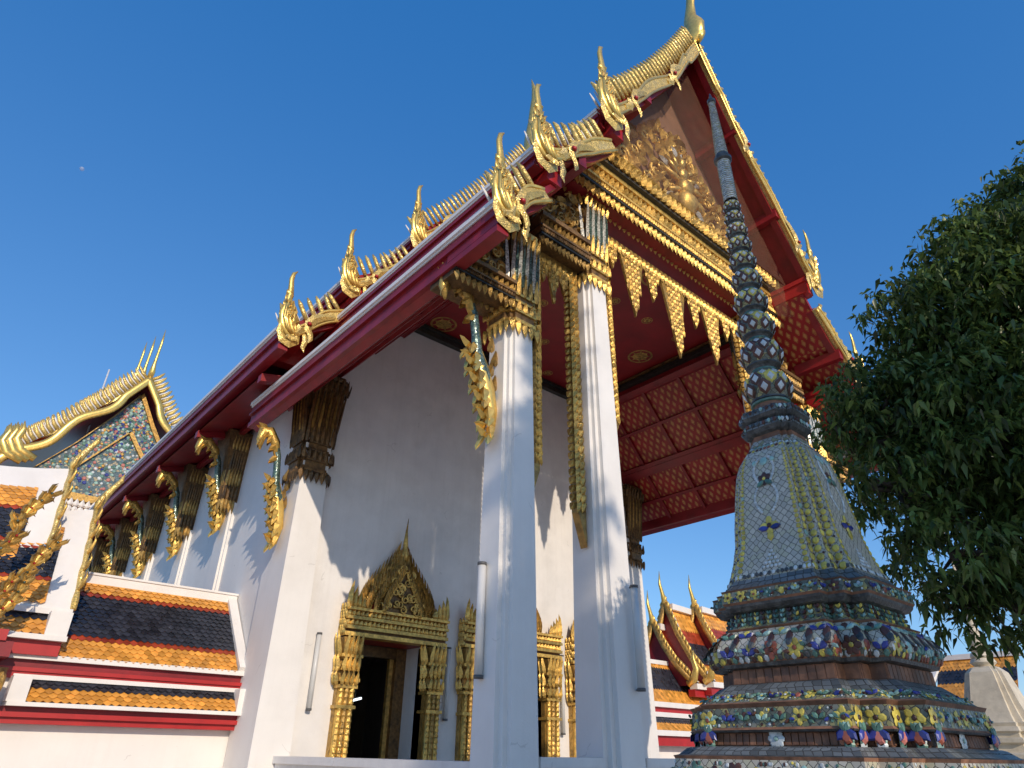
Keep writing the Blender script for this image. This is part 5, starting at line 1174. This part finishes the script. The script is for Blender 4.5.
# ================================================================ TREES
def leaf_mesh(name, cen, dirs, size, mats, parent, w=.36, droop=.35, seed=1):
    # cen (n,3), dirs (n,3): one bent four-faced leaf each
    r = np.random.default_rng(seed); n = len(cen); d = dirs/np.linalg.norm(dirs, axis=1)[:, None]
    up = r.normal(0, .45, (n, 3))+np.array([0, 0, 1.]); nv = up-d*(up*d).sum(1)[:, None]; nv /= np.linalg.norm(nv, axis=1)[:, None]; s = np.cross(d, nv)
    L = (size*r.uniform(.65, 1.25, n))[:, None]; W = L*w
    mid = cen+d*L*.45-nv*L*.02; tip = cen+d*L-np.array([0, 0, 1.])*L*droop
    q1 = cen+d*L*.12
    vs = np.stack([q1, mid-s*W*.5+nv*W*.12, mid, mid+s*W*.5+nv*W*.12, tip], 1).reshape(-1, 3)
    root = parent
    while root.parent is not None: root = root.parent
    vs = vs-np.array(root.location)
    b = np.arange(n)[:, None]*5
    loops = np.concatenate([b+[0, 1, 2], b+[0, 2, 3], b+[1, 4, 2], b+[2, 4, 3]], 1).ravel()
    me = bpy.data.meshes.new(name); nf = n*4
    me.vertices.add(len(vs)); me.vertices.foreach_set('co', vs.ravel()); me.loops.add(nf*3); me.loops.foreach_set('vertex_index', loops)
    me.polygons.add(nf); me.polygons.foreach_set('loop_start', np.arange(nf)*3); me.polygons.foreach_set('loop_total', np.full(nf, 3))
    for m in mats: me.materials.append(M[m])
    me.polygons.foreach_set('material_index', np.repeat(r.choice(len(mats), n, p=(.48, .30, .22)[:len(mats)]), 4)); me.update(); me.validate()
    o = bpy.data.objects.new(name, me); COL.objects.link(o); o.parent = parent; return o
for k in ('leaf_a', 'leaf_b', 'leaf_c'):                   # a little light through the leaves
    t = M[k].node_tree; b = t.nodes['Principled BSDF']; tr = t.nodes.new('ShaderNodeBsdfTranslucent'); mx = t.nodes.new('ShaderNodeMixShader'); mx.inputs[0].default_value = .38
    t.links.new(b.inputs['Base Color'].links[0].from_socket, tr.inputs[0]); t.links.new(b.outputs[0], mx.inputs[1]); t.links.new(tr.outputs[0], mx.inputs[2]); t.links.new(mx.outputs[0], t.nodes['Material Output'].inputs[0])

def tree(name, label, base, trunk, lobes, nclus, per, size, seed, shell=.55, r0=.2, limbs=True):
    r = np.random.default_rng(seed); T = thing(name, label, 'tree', base)
    mb = MB('bark'); mb.tube([base]+trunk, [r0*(1-.6*i/len(trunk)) for i in range(len(trunk)+1)], None, 1, 10)
    vol = np.array([l[3]*l[4]*l[5] for l in lobes]); pick = r.choice(len(lobes), nclus, p=vol/vol.sum())
    cs = []
    for k in pick:
        c = lobes[k]; v = r.normal(0, 1, 3); v /= np.linalg.norm(v); rad = (shell+(1-shell)*r.random()**.6); cs.append(np.array(c[:3])+v*rad*np.array(c[3:6]))
    cs = np.array(cs); tops = [np.array(p) for p in trunk]
    if limbs:
        for l in lobes:
            a = tops[-1 if l[2] > tops[-1][2]-.5 else max(0, len(tops)-2)]; e = np.array(l[:3]); m_ = (a+e)/2+r.normal(0, .15, 3)
            mb.tube([a, m_, e], [r0*.4, r0*.28, r0*.14], None, 1, 7)
            sub = cs[np.argsort(np.linalg.norm(cs-e, axis=1))[:14]]
            for q in sub[::2]: mb.tube([e, (e+q)/2+r.normal(0,.12,3), q], [r0*.14, r0*.09, r0*.03], None, 1, 5)
    mb.build('trunk', T)
    cen = []; dr = []
    for c in cs:
        tw = r.normal(0, 1, 3); tw[2] *= .4; tw /= np.linalg.norm(tw); L = size*r.uniform(2.0, 4.2)
        t = r.random(per)[:, None]; p = c+tw*L*(t-.5)+r.normal(0, size*.35, (per, 3)); d = r.normal(0, .8, (per, 3))+tw*.5+np.array([0, 0, -.45])
        cen.append(p); dr.append(d)
    leaf_mesh('crown', np.concatenate(cen), np.concatenate(dr), size, ('leaf_a', 'leaf_b', 'leaf_c'), T, seed=seed)
    return T
tree('broadleaf_tree', 'dense dark green broadleaf tree rising beside the mosaic chedi', (7.75, .35, GZ), [(7.72,.38,.1), (7.6,.45,1.3), (7.45,.6,2.7)],
     [(7.25,.84,4.02,1.04,1.04,.99),(6.84,1.47,3.72,.72,.72,.68),(6.45,2.0,2.9,.58,.58,.55),(6.88,1.27,2.52,1.03,1.03,.98),(6.29,2.01,2.1,.52,.52,.49),(6.36,1.76,1.5,.56,.56,.5),(6.64,1.48,1.25,.48,.48,.42),(6.56,2.13,3.2,.42,.42,.4),(7.58,.55,5.0,.66,.66,.63),(7.59,.34,3.34,1.3,1.3,1.23),(7.36,.76,1.9,1.1,1.1,1.0),(7.9,.05,5.1,.85,.85,.85),(7.18,1.8,2.79,.8,.8,.8),(6.2,2.3,2.6,.3,.3,.28),(6.62,1.64,1.12,.42,.42,.38),(6.9,1.2,1.1,.4,.4,.36),(8.3,-.3,3.6,1.0,1.0,1.1),(8.2,.6,4.2,.9,.9,.9)], 4100, 27, .112, 5, shell=.35)
# tall tree behind the viewer: out of frame, throws the leafy shade over chedi and columns
SH = (-2.32, -8., 3.36)                                    # it stands some way back, so its shade is soft
sh = lambda *l: (l[0]+SH[0], l[1]+SH[1], l[2]+SH[2], *l[3:])
tree('shade_tree', 'tall leafy tree out of frame, shading the mosaic chedi and porch columns', (.6, -14.2, GZ), [(.6,-14.2,4), (.55,-14.1,8), (.5,-14,12)],
     [sh(*l) for l in ((3.0,-6,11.4,.72,.8,2.2), (2.95,-6,8.6,.95,1.1,1.6), (3.0,-6,6.2,1.2,1.3,1.6), (3.05,-6,4.3,1.3,1.4,1.5), (2.6,-6,5.2,1.1,1.3,1.4))], 2800, 22, .20, 8, shell=.15, r0=.3)
